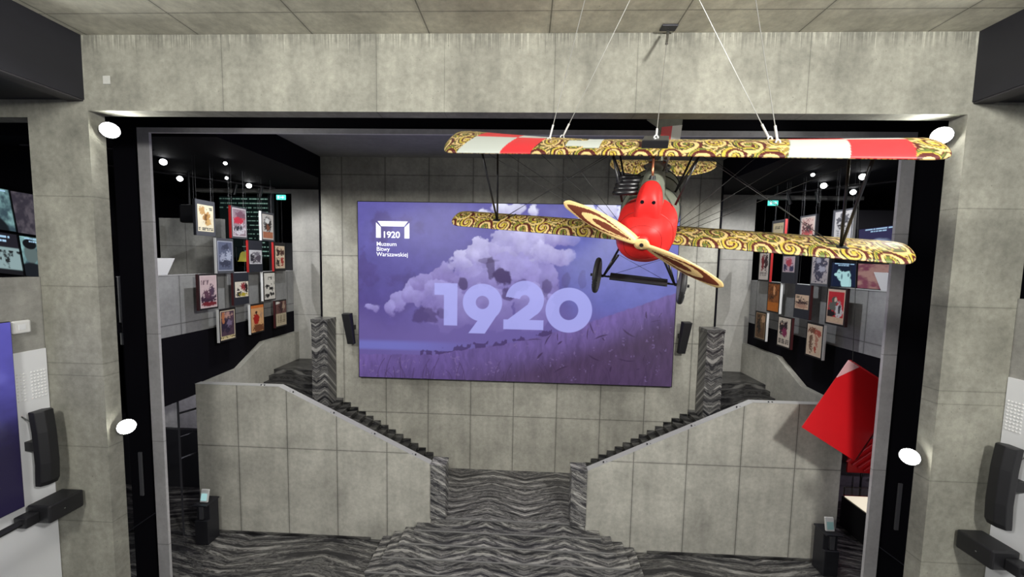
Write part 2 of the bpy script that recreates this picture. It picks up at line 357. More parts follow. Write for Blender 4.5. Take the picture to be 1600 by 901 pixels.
struct('wall_passage_right', MB().box((9.4, 13.2, 0), (15.8, 13.4, 4.2)), concrete('concrete_mauve', (.28, .25, .30), [('Z', 1.4, .42, .004)]))

# ================================================================== LOWER STAIR
R5 = 0.758/5
st = thing('lower_staircase', 'wide flight of grey veined marble steps rising to the landing below the screen', 'staircase', (0, 9.6, 0))
for k in range(5):                              # k=0 top
    z1 = .758 - R5*k; hx = 2.30 + .335*k; y0 = 10.33 - .33*k
    yb = 12.95 if k == 0 else 10.30
    mbs = MB()
    if k == 0: mbs.box((-2.235, y0, 0), (2.235, yb, z1))
    else:
        mbs.box((-hx, y0, 0), (hx, 10.305, z1))
    local(st, mbs.build('step', m_step, bevel=.012))
    local(st, MB().box((-hx - .012 + (.04 if k == 0 else 0), y0 - .02, z1 - .035), (hx + .012 - (.04 if k == 0 else 0), y0 + .015, z1 + .004)).build('nosing', m_nosing, bevel=.012))

# ================================================================== SIDE FLIGHTS, PARAPETS, POSTS
for s, side in ((-1, 'left'), (1, 'right')):
    fl = thing('upper_staircase', 'dark marble stair climbing to the %s behind the concrete parapet' % side, 'staircase', (s*4.5, 11.5, .758))
    nR = 15; g = (6.42 - 2.3)/nR; rr = (3.13 - .758)/nR
    for k in range(nR):
        xa = 2.30 + g*k; z1 = .758 + rr*(k + 1)
        local(fl, MB().box((s*xa, 10.50, max(.0, z1 - .6)), (s*(xa + g + .03), 12.955, z1)).box((s*(xa - .025), 10.5, z1 - .04), (s*(xa + .03), 12.955, z1 + .004)).build('step', m_stepd, bevel=.008))
        # skirting tooth on the back wall
        local(fl, MB().box((s*(xa - .02), 12.90, z1 - .1), (s*(xa + g - .05), 12.95, z1 + .10)).build('skirting_tooth', m_stepd))
    local(fl, MB().box((s*6.42, 10.5, 2.9), (s*9.0, 12.3, 3.13)).build('landing', m_stepd))
    for k in range(6):
        y0 = 12.0 + .28*k; z1 = 3.13 + (4.06 - 3.13)/6*(k + 1)
        local(fl, MB().box((s*6.86, y0, z1 - .35), (s*9.0, y0 + (.31 if k < 5 else 1.58), z1)).build('step', m_stepd, bevel=.008))
    # sloping front parapet with level outer part, and the wall going back along the landing
    pw = thing('stair_parapet', 'tall grey concrete parapet wall sloping down towards the centre, %s of the marble steps' % side, 'parapet', (s*6, 10.4, 0))
    poly = [(s*2.24, 0), (s*9.2, 0), (s*9.2, 4.51), (s*6.70, 4.51), (s*2.24, 2.36)]
    if s > 0: poly = poly[::-1]
    local(pw, MB().prism(poly, 'Y', 10.306, 10.50).build('front_panel', m_stairw, bevel=.008))
    py = [(10.5, 0), (15.0, 0), (15.0, 5.2), (12.95, 5.2), (11.75, 4.56), (10.5, 4.51)]
    local(pw, MB().prism(py, 'X', s*9.0, s*9.19).build('return_panel', m_stairw))
    cap = [(s*2.24, 2.365), (s*6.70, 4.515), (s*9.2, 4.515), (s*9.2, 4.525), (s*6.70, 4.525), (s*2.24, 2.375)]
    local(pw, MB().prism(cap, 'Y', 10.30, 10.51).build('coping', flat('pale_concrete_edge', (.43, .43, .42), .6)))
    for xb in (2.75, 3.95, 5.15, 6.35, 7.2):
        zt = 4.525 if xb > 6.7 else 2.375 + (xb - 2.24)*(4.525 - 2.375)/(6.7 - 2.24)
        for dx in (-.05, .05): local(pw, MB().tube([(s*(xb + dx), 10.35, zt - .01), (s*(xb + dx), 10.35, zt + .025)], .018, 8).build('rail_bolt', m_black2))
    sk = MB().box((s*4.02, 10.27, 0), (s*9.2, 10.306, .075)); local(pw, sk.build('skirting', m_stepd))
    po = thing('marble_newel_post', 'short square marble post at the foot of the %s stair parapet' % side, 'post', (s*2.02, 10.45, .758))
    local(po, MB().box((s*1.80, 10.25, .76), (s*2.243, 10.66, 2.36)).build('shaft', m_post, bevel=.01))
    local(po, MB().box((s*1.79, 10.24, 2.362), (s*2.25, 10.67, 2.41)).build('cap', m_post, bevel=.008))
    pl = thing('marble_pillar', 'tall slender marble-clad pillar with flat cap, %s of the LED screen' % side, 'pillar', (s*6.63, 12.6, 3.13))
    local(pl, MB().box((s*6.36, 12.36, 3.14), (s*6.92, 12.92, 6.06)).build('shaft', m_pillar, bevel=.008))
    local(pl, MB().box((s*6.345, 12.345, 6.062), (s*6.935, 12.93, 6.17)).build('cap', m_pillar, bevel=.01))
    # small fittings at wall
for (px, py_) in ((690, 682), (930, 803)): pass

# ================================================================== LED SCREEN
def sd_screen():
    nu, nv = 760, 428
    u = np.linspace(0, 1, nu)[:, None]*np.ones((1, nv)); v = np.linspace(0, 1, nv)[None, :]*np.ones((nu, 1))
    x = u*1.78; y = v
    n1 = fbm(x*3, y*3, 5, 1); n2 = fbm(x*7 + 3, y*7, 5, 9); n3 = fbm(x*18, y*18, 4, 33)
    c = mix(srgb([92, 86, 164])*np.ones((nu, nv, 3)), srgb([80, 66, 134]), sstep(.1, .75, v + .25*(n1 - .5)))
    c = mix(c, srgb([112, 120, 198]), sstep(.45, .9, u + .5*(n1 - .5))*sstep(.9, .2, v)*.85)
    c = mix(c, srgb([72, 56, 118]), .55*sstep(.50, .64, n2)*sstep(.5, .0, u))
    # billowing clouds: union of soft discs with noisy edges, each lit from above
    cl = [(.30, .60, .12), (.20, .50, .07), (.13, .56, .055), (.64, .30, .07), (.50, .32, .11), (.60, .19, .08), (.17, .52, .05), (.22, .44, .07), (.28, .40, .08), (.34, .34, .085), (.40, .27, .09), (.47, .22, .10), (.54, .22, .09), (.60, .28, .08), (.36, .45, .13), (.48, .42, .14),
          (.58, .42, .11), (.10, .60, .04), (.05, .61, .03), (.27, .55, .12), (.42, .58, .14), (.55, .58, .12), (.66, .20, .06), (.70, .12, .05),
          (.40, .07, .035), (.45, .035, .05), (.50, .03, .05), (.55, .06, .035), (.72, .05, .05), (.78, .03, .05), (.82, .06, .04)]
    wx = .07*(fbm(x*9, y*9, 5, 51) - .5) + .03*(n3 - .5); wy = .09*(fbm(x*9, y*9, 5, 61) - .5) + .03*(n3 - .5)
    for k, (cx, cy, r) in enumerate(cl):
        d = np.sqrt(((x + wx - cx*1.78)/1.15)**2 + (y + wy - cy)**2)
        e = r*(1.0 + .75*(n2 - .5) + .55*(n3 - .5))
        msk = sstep(0, .012, e - d)
        lit = np.clip(.55 + .45*((cy - y)/r) + .8*(n2 - .5) + .35*(n3 - .5) + .25*(cx*1.78 - x)/r*(-.3), 0, 1)
        big = r > .09
        top = srgb([232, 234, 255]) if cy < .09 else srgb([204, 200, 242]) if cy < .36 else srgb([160, 152, 214]); bot = srgb([128, 116, 186]) if cy < .36 else srgb([110, 92, 160])
        cc = mix(bot*np.ones((nu, nv, 3)), top, lit)
        c = mix(c, cc, msk*(.8 if big else .92))
    c = mix(c, srgb([102, 106, 180]), .75*sstep(.62, .70, u + .12*(n2 - .5))*sstep(.10, .2, v)*sstep(.75, .5, v))
    c = c*(1 + .30*(fbm(x*22, y*22, 4, 71) - .5)[..., None])
    # mist low in the sky
    c = mix(c, srgb([120, 108, 172]), .45*sstep(.42, .58, v + .2*(n1 - .5))*sstep(.05, .25, u)*sstep(.8, .6, u))
    c = mix(c, srgb([104, 90, 156]), .7*sstep(.56, .74, v + .15*(n1 - .5)))
    c = mix(c, srgb([112, 118, 200]), .6*sstep(.77, .80, v)*sstep(.845, .825, v)*sstep(.45, .1, u))
    # dark shapes in the smoke
    for (cx, cy, rx, ry, a) in ((.425, .355, .012, .06, .75), (.46, .40, .028, .055, .95), (.335, .45, .014, .035, .8), (.41, .315, .035, .012, .5), (.48, .50, .02, .035, .7), (.22, .635, .038, .05, .65), (.60, .46, .016, .05, .6), (.52, .455, .02, .03, .5), (.66, .42, .013, .04, .35), (.71, .41, .013, .04, .3), (.27, .62, .02, .03, .5)):
        d = np.sqrt(((u - cx)/rx)**2 + ((v - cy)/ry)**2) + 1.5*(n3 - .5) + .8*(n2 - .5)
        c = mix(c, srgb([62, 44, 96]), a*sstep(1.15, .8, d))
    # field
    hu = np.array([0, .15, .25, .31, .5, .61, .77, .9, 1.0]); hv = np.array([.865, .86, .855, .83, .775, .72, .625, .54, .47])
    hl = np.interp(u[:, 0], hu, hv)[:, None] + .012*(fbm(x*40, y*0, 3, 5) - .5)
    g = sstep(-.004, .006, v - hl)
    depth = np.clip((v - hl)/.5, 0, 1)
    fc = mix(srgb([106, 88, 150])*np.ones((nu, nv, 3)), srgb([70, 52, 84]), sstep(0, .75, depth*1.6))
    fc = mix(fc, srgb([92, 72, 138]), .5*sstep(.6, .2, u))
    gr = fbm(x*60 + 4*n2, y*14, 3, 77); fc = fc*(1 + .55*(gr - .5)[..., None]) ; fc = fc*(1 + .5*(n1 - .5)[..., None])
    sp = sstep(.80, .86, vnoise(x*120, y*120, 3)*.55 + vnoise(x*30, y*30, 8)*.5); fc = mix(fc, srgb([128, 108, 160]), sp*.4)
    c = mix(c, fc, g)
    # riders on the horizon
    hr_ = .004 + .026*fbm(u*110, u*0, 2, 4); rid = sstep(.004, .0, (hl - v) - hr_*1.2)*(v < hl + .004)*((u > .2) & (u < .62))*sstep(.42, .5, vnoise(u*70, v*40, 14))
    c = mix(c, srgb([58, 38, 86]), rid*.75)
    # dark pieces flying over the field
    for k in range(26):
        cx, cy = rng.uniform(.55, .98), rng.uniform(.55, .93); L = rng.uniform(.01, .05); a = rng.uniform(0, PI); wd = rng.uniform(.0015, .006)
        du = (x - cx*1.78)*math.cos(a) + (y - cy)*math.sin(a); dv = -(x - cx*1.78)*math.sin(a) + (y - cy)*math.cos(a) + 3*du*du
        c = mix(c, srgb([52, 34, 66]), .75*sstep(1.2, .6, np.sqrt((du/L)**2 + (dv/wd)**2))*g)
    for k in range(40):
        cx = rng.uniform(.05, .98); cy = 1.0; L = rng.uniform(.03, .13); cv = rng.uniform(-1, 1)
        t = np.clip((cy - y)/L, 0, 1); dxx = np.abs(x - cx*1.78 - cv*.05*t*t)
        c = mix(c, srgb([58, 40, 74]), .55*sstep(.0035, .001, dxx)*(y > cy - L))
    # big translucent year, measured on the photograph
    X = 65 + u*1375; Y = 45 + v*775
    aa = 2.2
    def fill(d): return np.clip(.5 - d/aa, 0, 1)
    def rect(x0, y0, x1, y1): return np.maximum(np.maximum(x0 - X, X - x1), np.maximum(y0 - Y, Y - y1))
    def poly(pts):
        d = np.full(X.shape, -1e9); n = len(pts); sg_ = 1.0 if sum(pts[i][0]*pts[(i+1)%n][1] - pts[(i+1)%n][0]*pts[i][1] for i in range(n)) > 0 else -1.0
        for i in range(n):
            (ax, ay), (bx, by) = pts[i], pts[(i + 1) % n]; L = math.hypot(bx - ax, by - ay)
            d = np.maximum(d, -((bx - ax)*(Y - ay) - (by - ay)*(X - ax))/L*sg_)
        return d
    one = np.minimum(rect(402, 391, 503, 443), rect(444, 391, 503, 577))
    r9 = np.hypot((X - 613)/86, (Y - 473)/83); nine = np.minimum((r9 - 1)*84, poly([(553, 609), (625, 609), (697, 495), (630, 500)]))
    nine = np.maximum(nine, (1 - np.hypot((X - 613)/29, (Y - 472)/29))*29)
    zero = np.maximum((np.hypot((X - 988)/100, (Y - 497)/98) - 1)*99, (1 - np.hypot((X - 988)/41, (Y - 497)/43))*42)
    y_ = fill(np.minimum(np.minimum(one, nine), np.minimum(two_digit(X, Y), zero)))
    c = mix(c, srgb([174, 176, 246]), y_*.78)
    return u, v, c
def two_digit(X, Y):
    # stroke path of the 2 as capsule pieces cut flat at the base
    ra = np.hypot(X - 797, Y - 456); ang = np.degrees(np.arctan2(-(Y - 456), X - 797))
    arc = np.abs(ra - 52) - 31; arc = np.where((ang >= -50) & (ang <= 172), arc, 999)
    def seg(ax, ay, bx, by, r):
        t = np.clip(((X - ax)*(bx - ax) + (Y - ay)*(by - ay))/((bx - ax)**2 + (by - ay)**2), 0, 1)
        return np.hypot(X - ax - t*(bx - ax), Y - ay - t*(by - ay)) - r
    dg = np.minimum(seg(832, 496, 745, 565, 29), 999)
    dg = np.maximum(dg, np.maximum(Y - 587, 705 - X))
    base = np.maximum(np.maximum(706 - X, X - 880), np.maximum(544 - Y, Y - 587))
    return np.minimum(arc, np.minimum(dg, base))
SX0, SX1, SZ1, SZ0 = -5.452, 5.452, 8.261 + 1.943, 8.261 - 4.180
led = thing('led_screen', 'large LED wall screen showing violet clouds, a field and the year 1920', 'screen', (0, 12.90, SZ0))
local(led, MB().box((SX0 - .03, 12.80, SZ0 - .03), (SX1 + .03, 12.955, SZ1 + .03)).build('housing', m_black2, bevel=.01))
u_, v_, c_ = sd_screen()
P_ = np.stack([SX0 + u_*(SX1 - SX0), np.full(u_.shape, 12.79), SZ1 - v_*(SZ1 - SZ0)], -1)
local(led, fast_grid('picture', P_[:, ::-1], c_[:, ::-1], m_screen))
def SP(x, y): # zoomed crop coordinates of the screen -> metres
    return (SX0 + (x - 65)/1375*(SX1 - SX0), SZ1 - (y - 45)/775*(SZ1 - SZ0))
lg = MB()
for pl_ in ([(152, 127), (285, 127), (268, 149), (168, 149)], [(145, 133), (166, 153), (166, 199), (145, 199)], [(291, 133), (291, 200), (270, 200), (270, 153)]):
    q = [SP(*p) for p in pl_]; lg.prism(q, 'Y', 12.786, 12.78)
local(led, lg.build('logo_frame', m_glow))
def text(body, size, mat, loc, parent, rot=(PI/2, 0, 0), off=0.0, name='lettering', sx=1.0, ext=0.002, align='LEFT'):
    cu = bpy.data.curves.new(name, 'FONT'); cu.body = body; cu.size = size; cu.offset = off; cu.extrude = ext; cu.align_x = align
    o = bpy.data.objects.new(name, cu); C.objects.link(o); bpy.context.view_layer.update()
    me = bpy.data.meshes.new_from_object(o.evaluated_get(bpy.context.evaluated_depsgraph_get())); bpy.data.objects.remove(o)
    ob = bpy.data.objects.new(name, me); me.materials.clear(); me.materials.append(mat); C.objects.link(ob)
    ob.location = loc; ob.rotation_euler = rot; ob.scale = (sx, 1, 1)
    if parent: ob.parent = parent; ob.location = Vector(loc) - parent.location
    return ob
s_ = (SX1 - SX0)/1375
x_, z_ = SP(172, 198); text('1920', 38*s_, m_glow, (x_, 12.783, z_), led, off=.006, name='logo_year', sx=1.03)
for tx, yy, sx_ in (('Muzeum', 234, 1.02), ('Bitwy', 256, 1.02), ('Warszawskiej', 279, .98)):
    x_, z_ = SP(146, yy); text(tx, 25.5*s_, m_glow, (x_, 12.783, z_), led, off=.0008, name='museum_name', sx=sx_)

# wedge speakers beside the screen
for s, side in ((-1, 'left'), (1, 'right')):
    sp = thing('wall_speaker', 'black wedge-shaped loudspeaker on the concrete wall, %s edge of the LED screen' % side, 'speaker', (s*5.75, 12.7, 5.8))
    local(sp, MB().add([(s*5.62, 12.42, 6.36), (s*5.90, 12.42, 6.36), (s*5.90, 12.42 + .22, 6.38), (s*5.60, 12.42 + .22, 6.38), (s*5.56, 12.62, 5.27), (s*5.80, 12.62, 5.27), (s*5.80, 12.78, 5.27), (s*5.56, 12.78, 5.27)],
        [(0, 1, 2, 3), (7, 6, 5, 4), (0, 4, 5, 1), (1, 5, 6, 2), (2, 6, 7, 3), (3, 7, 4, 0)]).build('cabinet', m_black2, bevel=.02))
    local(sp, MB().box((s*5.64, 12.72, 5.75), (s*5.74, 12.958, 5.9)).build('wall_bracket', m_black2))

# ================================================================== POSTERS
def art(nx, ny, spec, seed):
    x, y = np.meshgrid(np.linspace(0, 1, nx), np.linspace(0, 1, ny), indexing='ij'); y = 1 - y  # y down from the top
    bg = srgb(spec['bg']); c = np.ones((nx, ny, 3))*bg
    n = fbm(x*6, y*9, 4, seed); n2 = fbm(x*14, y*22, 3, seed + 5)
    c = c*(1 + .25*(n - .5)[..., None])
    for (cx, cy, rx, ry, col, rg) in spec.get('blobs', ()):
        d = np.sqrt(((x - cx)/rx)**2 + ((y - cy)/ry)**2) + rg*2.2*(n2 - .5) + rg*(n - .5)
        c = mix(c, srgb(col), sstep(1.08, .9, d))
    for (y0, y1, x0, x1, col, fr) in spec.get('text', ()):
        t = (vnoise(x*fr, y*3 + seed, seed + 3) > .36) & (y > y0) & (y < y1) & (x > x0) & (x < x1) & (np.abs(((y - y0)/(y1 - y0)*max(1, round((y1 - y0)/.06))) % 1 - .5) < .36)
        c = np.where(t[..., None], srgb(col), c)
    for (y0, y1, x0, x1, col) in spec.get('rects', ()):
        t = (y >= y0) & (y <= y1) & (x >= x0) & (x <= x1); c = np.where(t[..., None], srgb(col)*(1 + .3*(n2 - .5)[..., None]), c)
    for (cx, cy, rx, ry, col, rg) in spec.get('top', ()):
        d = np.sqrt(((x - cx)/rx)**2 + ((y - cy)/ry)**2) + rg*2.2*(n2 - .5); c = mix(c, srgb(col), sstep(1.08, .9, d))
    b = spec.get('border', 0)
    if b:
        e = np.minimum(np.minimum(x, 1 - x)*.62, np.minimum(y, 1 - y)*1.0) < b; c = np.where(e[..., None], srgb(spec.get('bcol', (215, 205, 195))), c)
    if spec.get('stip'):
        k = vnoise(x*26, y*40, seed + 9) > .62; c = np.where((k & (y > spec['stip'][0]) & (y < spec['stip'][1]))[..., None], srgb(spec['stip'][2]), c)
    return c
K = (28, 24, 26); CR = (226, 214, 188)
ART = {
 ('L', 0, 0): dict(label='cream poster with ochre figure and black lettering', frame='g', edge='d', inset=(.10, .13, .90, .88), bg=(228, 218, 190), blobs=[(.55, .45, .24, .22, (186, 142, 84), .5), (.28, .22, .16, .16, (190, 150, 96), .6), (.62, .66, .2, .14, (200, 160, 100), .5), (.5, .45, .08, .16, (120, 84, 48), .9)], text=[(.07, .20, .45, .92, (50, 60, 58), 16), (.84, .95, .06, .94, (38, 36, 38), 18)]),
 ('L', 0, 1): dict(label='poster of a red figure above white waves, white border', frame='g', edge='r', inset=(.08, .05, .94, .94), bg=(150, 130, 140), blobs=[(.45, .42, .42, .16, (190, 50, 70), .5), (.6, .22, .3, .12, (120, 84, 100), .8), (.5, .75, .5, .18, (205, 200, 208), .9), (.4, .7, .3, .1, (50, 50, 60), 1.0)], border=.035, bcol=(214, 206, 210)),
 ('L', 0, 2): dict(label='poster of a dark seated figure above an orange-brown block', frame='g', edge='w', inset=(.08, .08, .92, .95), bg=(200, 196, 194), blobs=[(.5, .4, .34, .28, (50, 44, 44), .7), (.45, .26, .18, .1, (225, 225, 225), .4), (.52, .52, .14, .12, (130, 80, 60), .5)], rects=[(.70, .96, .04, .96, (176, 112, 84))], border=.03),
 ('L', 1, 0): dict(label='blue-grey poster with two pale mounted riders', frame='g', edge='w', inset=(.07, .08, .94, .93), bg=(92, 98, 122), blobs=[(.35, .62, .18, .2, (160, 165, 185), .8), (.7, .52, .16, .22, (170, 176, 196), .8), (.5, .2, .2, .1, (60, 64, 84), .8), (.5, .75, .4, .1, (58, 62, 82), .9)], border=.03, bcol=(165, 170, 186)),
 ('L', 1, 1): dict(label='navy board with a small black and white landscape print', frame='n', edge='r', inset=(.06, .30, .94, .74), bg=(200, 198, 204), blobs=[(.2, .55, .3, .3, (50, 46, 56), .9), (.7, .6, .25, .3, (84, 76, 88), .9), (.55, .25, .3, .12, (120, 116, 126), .8)], border=.05, bcol=(215, 214, 220)),
 ('L', 1, 2): dict(label='narrow cream poster of black and red comic panels', frame='b', edge='r', inset=(.12, .12, .92, .90), bg=(222, 200, 172), blobs=[(.3, .3, .22, .14, (60, 36, 34), 1.1), (.7, .32, .22, .14, (80, 46, 40), 1.1), (.28, .72, .2, .2, (50, 34, 32), 1.1), (.74, .7, .16, .2, (170, 50, 44), .9)], rects=[(.47, .5, 0, 1, (235, 220, 196))], border=.03, bcol=(226, 206, 180)),
 ('L', 2, 0): dict(label='pale pink poster with a dark crowd climbing to the right', frame='b', edge='m', inset=(.07, .04, .94, .95), bg=(208, 184, 186), blobs=[(.5, .74, .46, .16, (62, 38, 58), .8), (.72, .48, .16, .22, (84, 62, 84), .8), (.4, .6, .18, .12, (96, 60, 78), .9), (.5, .88, .5, .07, (122, 34, 44), .3)], text=[(.13, .30, .08, .55, (120, 96, 104), 20)], border=.02, bcol=(216, 196, 196)),
 ('L', 2, 1): dict(label='navy board with a square red, black and yellow print', frame='n', edge='m', inset=(.10, .28, .95, .76), bg=(228, 220, 206), blobs=[(.7, .35, .26, .24, (150, 50, 58), .8), (.85, .4, .12, .3, (40, 30, 34), .8), (.3, .8, .3, .16, (36, 34, 34), .9), (.62, .85, .3, .12, (186, 168, 44), .8), (.25, .5, .1, .1, (60, 50, 50), .9)], border=.035, bcol=(236, 226, 204)),
 ('L', 2, 2): dict(label='white sheet of black ink sketches and brush lettering', frame='b', edge='w', inset=(.10, .05, .94, .96), bg=(224, 220, 212), blobs=[(.3, .5, .2, .06, K, .9), (.7, .6, .2, .07, K, 1.0), (.3, .85, .2, .06, K, 1.0), (.7, .8, .2, .06, K, 1.0)], text=[(.14, .26, .35, .9, K, 9), (.33, .46, .4, .95, K, 9), (.54, .64, .45, .9, K, 9)], rects=[(.69, .71, 0, 1, (226, 222, 214))]),
 ('L', 3, 0): dict(label='dark purple print of a crowd above a cream title strip', frame='b', edge='w', inset=(.08, .06, .93, .95), bg=(84, 62, 78), blobs=[(.5, .2, .3, .12, (190, 150, 140), .9), (.4, .5, .4, .25, (50, 40, 62), .8), (.6, .45, .2, .12, (128, 112, 140), .9), (.2, .25, .1, .2, (190, 120, 80), .6)], rects=[(.87, 1, 0, 1, (224, 206, 152))], border=.02, bcol=(220, 204, 176), stip=(.90, .96, (70, 60, 44))),
 ('L', 3, 1): dict(label='orange poster with a seated red figure', frame='b', edge='w', inset=(.05, .05, .95, .95), bg=(222, 170, 120), blobs=[(.42, .52, .22, .2, (176, 32, 26), .5), (.42, .27, .09, .07, (70, 36, 26), .4), (.6, .86, .5, .14, (120, 70, 44), .6), (.78, .4, .1, .12, (190, 150, 120), .7)], rects=[(.0, .11, 0, 1, (216, 120, 52))], text=[(.03, .09, .1, .9, (60, 30, 20), 16)]),
 ('L', 3, 2): dict(label='print of brown figures above pale printed text', frame='b', edge='m', inset=(.06, .04, .94, .95), bg=(190, 176, 150), rects=[(0, .5, 0, 1, (110, 74, 70))], top=[(.5, .25, .24, .2, (60, 34, 38), .8), (.75, .2, .12, .18, (176, 150, 130), .8), (.1, .06, .3, .05, (230, 226, 220), .3)], text=[(.56, .88, .1, .9, (130, 116, 96), 22)]),
 ('R', 0, 2): dict(label='cream poster with a small red figure, half behind the lower wing', frame='g', edge='r', inset=(.10, .10, .90, .92), bg=(206, 192, 158), blobs=[(.4, .7, .08, .12, (150, 60, 44), .5)], text=[(.12, .25, .2, .9, (120, 112, 100), 20)]),
 ('R', 0, 1): dict(label='poster crowded with pink and red figures in a grey frame', frame='g', edge='d', inset=(.06, .05, .92, .95), bg=(200, 176, 168), blobs=[(.5, .5, .4, .35, (160, 96, 96), 1.2), (.5, .4, .3, .2, (70, 50, 56), 1.4), (.5, .7, .34, .2, (186, 84, 84), 1.2)], border=.04, bcol=(196, 186, 180)),
 ('R', 0, 0): dict(label='pale grey poster with a dark round emblem behind the wing strut', frame='g', edge='w', inset=(.06, .05, .88, .95), bg=(186, 184, 184), blobs=[(.5, .28, .34, .2, (84, 84, 90), 1.2), (.5, .4, .2, .1, (50, 50, 54), 1.2)], text=[(.55, .9, .1, .9, (120, 120, 124), 20)]),
 ('R', 1, 2): dict(label='white poster with two red and black standing figures', frame='b', edge='r', inset=(.14, .06, .92, .94), bg=(216, 206, 200), blobs=[(.35, .35, .16, .3, (130, 30, 40), .7), (.7, .35, .16, .3, (60, 30, 40), .8)], text=[(.7, .86, .1, .9, (150, 140, 136), 18)]),
 ('R', 1, 1): dict(label='navy board with a small print of pink and navy figures', frame='n', edge='d', inset=(.10, .18, .92, .66), bg=(190, 164, 176), blobs=[(.5, .4, .24, .3, (180, 70, 86), .8), (.2, .7, .2, .2, (50, 50, 84), .9), (.8, .75, .2, .2, (60, 56, 90), .9)], border=.04, bcol=(190, 176, 180)),
 ('R', 1, 0): dict(label='beige poster filled with dark blue-grey horsemen', frame='g', edge='d', inset=(.05, .05, .94, .93), bg=(170, 162, 164), blobs=[(.5, .5, .38, .4, (60, 60, 78), .9), (.4, .3, .14, .08, (150, 150, 164), .8), (.6, .55, .2, .1, (160, 160, 174), .9)], border=.02, bcol=(176, 168, 166)),
 ('R', 2, 2): dict(label='orange-brown poster of a standing figure on a rock', frame='b', edge='w', inset=(.08, .05, .93, .95), bg=(150, 88, 44), blobs=[(.5, .25, .16, .22, (214, 150, 100), .6), (.35, .5, .3, .1, (60, 36, 22), .8), (.5, .3, .35, .3, (110, 64, 34), 1.6)], rects=[(.68, 1, 0, 1, (196, 112, 40))], top=[(.55, .24, .1, .18, (222, 160, 112), .4)]),
 ('R', 2, 1): dict(label='navy board with a cream print of a marching crowd', frame='n', edge='m', inset=(.08, .30, .93, .72), bg=(214, 186, 160), blobs=[(.5, .58, .46, .2, (70, 50, 50), 1.2), (.5, .8, .4, .15, (180, 140, 120), .8)], text=[(.08, .25, .08, .5, (70, 60, 60), 14)]),
 ('R', 2, 0): dict(label='bright red poster of a soldier on a white horse', frame='b', edge='m', inset=(.07, .05, .93, .95), bg=(196, 40, 50), blobs=[(.42, .34, .16, .12, (84, 84, 78), .4), (.35, .5, .26, .14, (96, 98, 92), .5), (.7, .62, .2, .24, (205, 205, 205), .5), (.2, .72, .3, .1, K, .5), (.72, .55, .08, .14, (60, 60, 66), .8), (.48, .3, .07, .06, (210, 190, 170), .3)], rects=[(.82, 1, 0, 1, (206, 178, 150)), (0, .06, 0, 1, (206, 178, 160))], text=[(.86, .96, .1, .9, (110, 80, 60), 20)], border=.03, bcol=(206, 180, 160)),
 ('R', 3, 2): dict(label='dark brown poster of two shadowy figures', frame='b', edge='w', inset=(.10, .05, .90, .95), bg=(104, 76, 52), blobs=[(.4, .5, .26, .34, (44, 32, 26), .9), (.62, .4, .16, .2, (120, 92, 60), .8), (.8, .2, .2, .14, (190, 150, 116), .5)], border=.02, bcol=(170, 144, 112)),
 ('R', 3, 1): dict(label='cream poster of a dark couple, magenta skirt, black title', frame='b', edge='m', inset=(.08, .04, .94, .95), bg=(216, 204, 190), blobs=[(.3, .35, .18, .26, (44, 32, 40), .5), (.62, .3, .16, .2, (50, 34, 44), .6), (.55, .52, .22, .16, (140, 50, 90), .6), (.3, .22, .06, .04, (220, 190, 170), .2)], text=[(.74, .92, .08, .92, (60, 50, 50), 16)]),
 ('R', 3, 0): dict(label='beige poster of reddish-brown running figures', frame='b', edge='w', inset=(.08, .05, .93, .95), bg=(218, 196, 170), blobs=[(.35, .2, .26, .1, (130, 80, 60), .8), (.7, .25, .2, .1, (176, 84, 70), .8), (.3, .55, .12, .3, (120, 90, 74), .9), (.65, .55, .1, .24, (190, 130, 110), .8), (.6, .75, .07, .14, (180, 80, 60), .7)], border=.02, bcol=(222, 202, 180)),
}
FR = {'g': m_gframe, 'b': m_bframe, 'n': m_board}; ED = {'d': m_darksteel, 'r': m_edger, 'w': m_edgew, 'm': m_edged}
ROWZ = [(9.82, 1.0), (8.79, 1.06), (7.73, 1.03), (6.65, 1.01)]
COLN = ['nearest column', 'middle column', 'farthest column']; ROWN = ['top row', 'second row', 'third row', 'lowest row']
def poster(side, r, cidx):
    sp = ART[(side, r, cidx)]; s = -1 if side == 'L' else 1
    X = s*8.80; y0 = (10.10, 11.35, 12.67)[cidx] if r % 2 == 0 else (10.75, 12.03, 13.27)[cidx]; y1 = y0 + .66
    z1, h = ROWZ[r]; z0 = z1 - h
    t = thing('hanging_poster', '%s, %s, %s gallery' % (sp['label'], ROWN[r], 'left' if s < 0 else 'right'), 'poster', (X, (y0 + y1)/2, z0), group=None)
    b = MB().box((X, y0 + .012, z0), (X + s*.06, y1, z1)); local(t, b.build('board', FR[sp['frame']]))
    local(t, MB().box((X - s*.004, y0 - .0, z0), (X + s*.07, y0 + .012, z1)).build('edge_strip', ED[sp['edge']]))
    i = sp['inset']; nx, ny = 34, 52
    ya, yb = (y0 + i[0]*.66, y0 + i[2]*.66); za, zb = z1 - i[3]*h, z1 - i[1]*h
    c = art(nx, ny, sp, hash((side == 'L', r, cidx)) % 97 + r*7 + cidx*13)
    yy = np.linspace(ya, yb, nx)
    if s > 0: yy = yy[::-1]
    P = np.zeros((nx, ny, 3)); P[..., 0] = X - s*.006; P[..., 1] = yy[:, None]; P[..., 2] = np.linspace(za, zb, ny)[None, :]
    local(t, fast_grid('print', P, c, m_art))
    wz = MB()
    top = 11.0
    if r == 0:
        for yw in (y0 + .08, y1 - .08): wz.tube([(X + s*.03, yw, z1), (X + s*.03, yw, top)], .0022, 4)
        local(t, wz.build('hanging_wire', m_pwire))
    else:
        for yw in (y0 + .05, y1 - .05): wz.tube([(X + s*.05, yw, z1 - .01), (X + s*.074, yw, z1 + .04), (X + s*.074, yw, top)], .0022, 4)
        local(t, wz.build('hanging_wire', m_pwire))
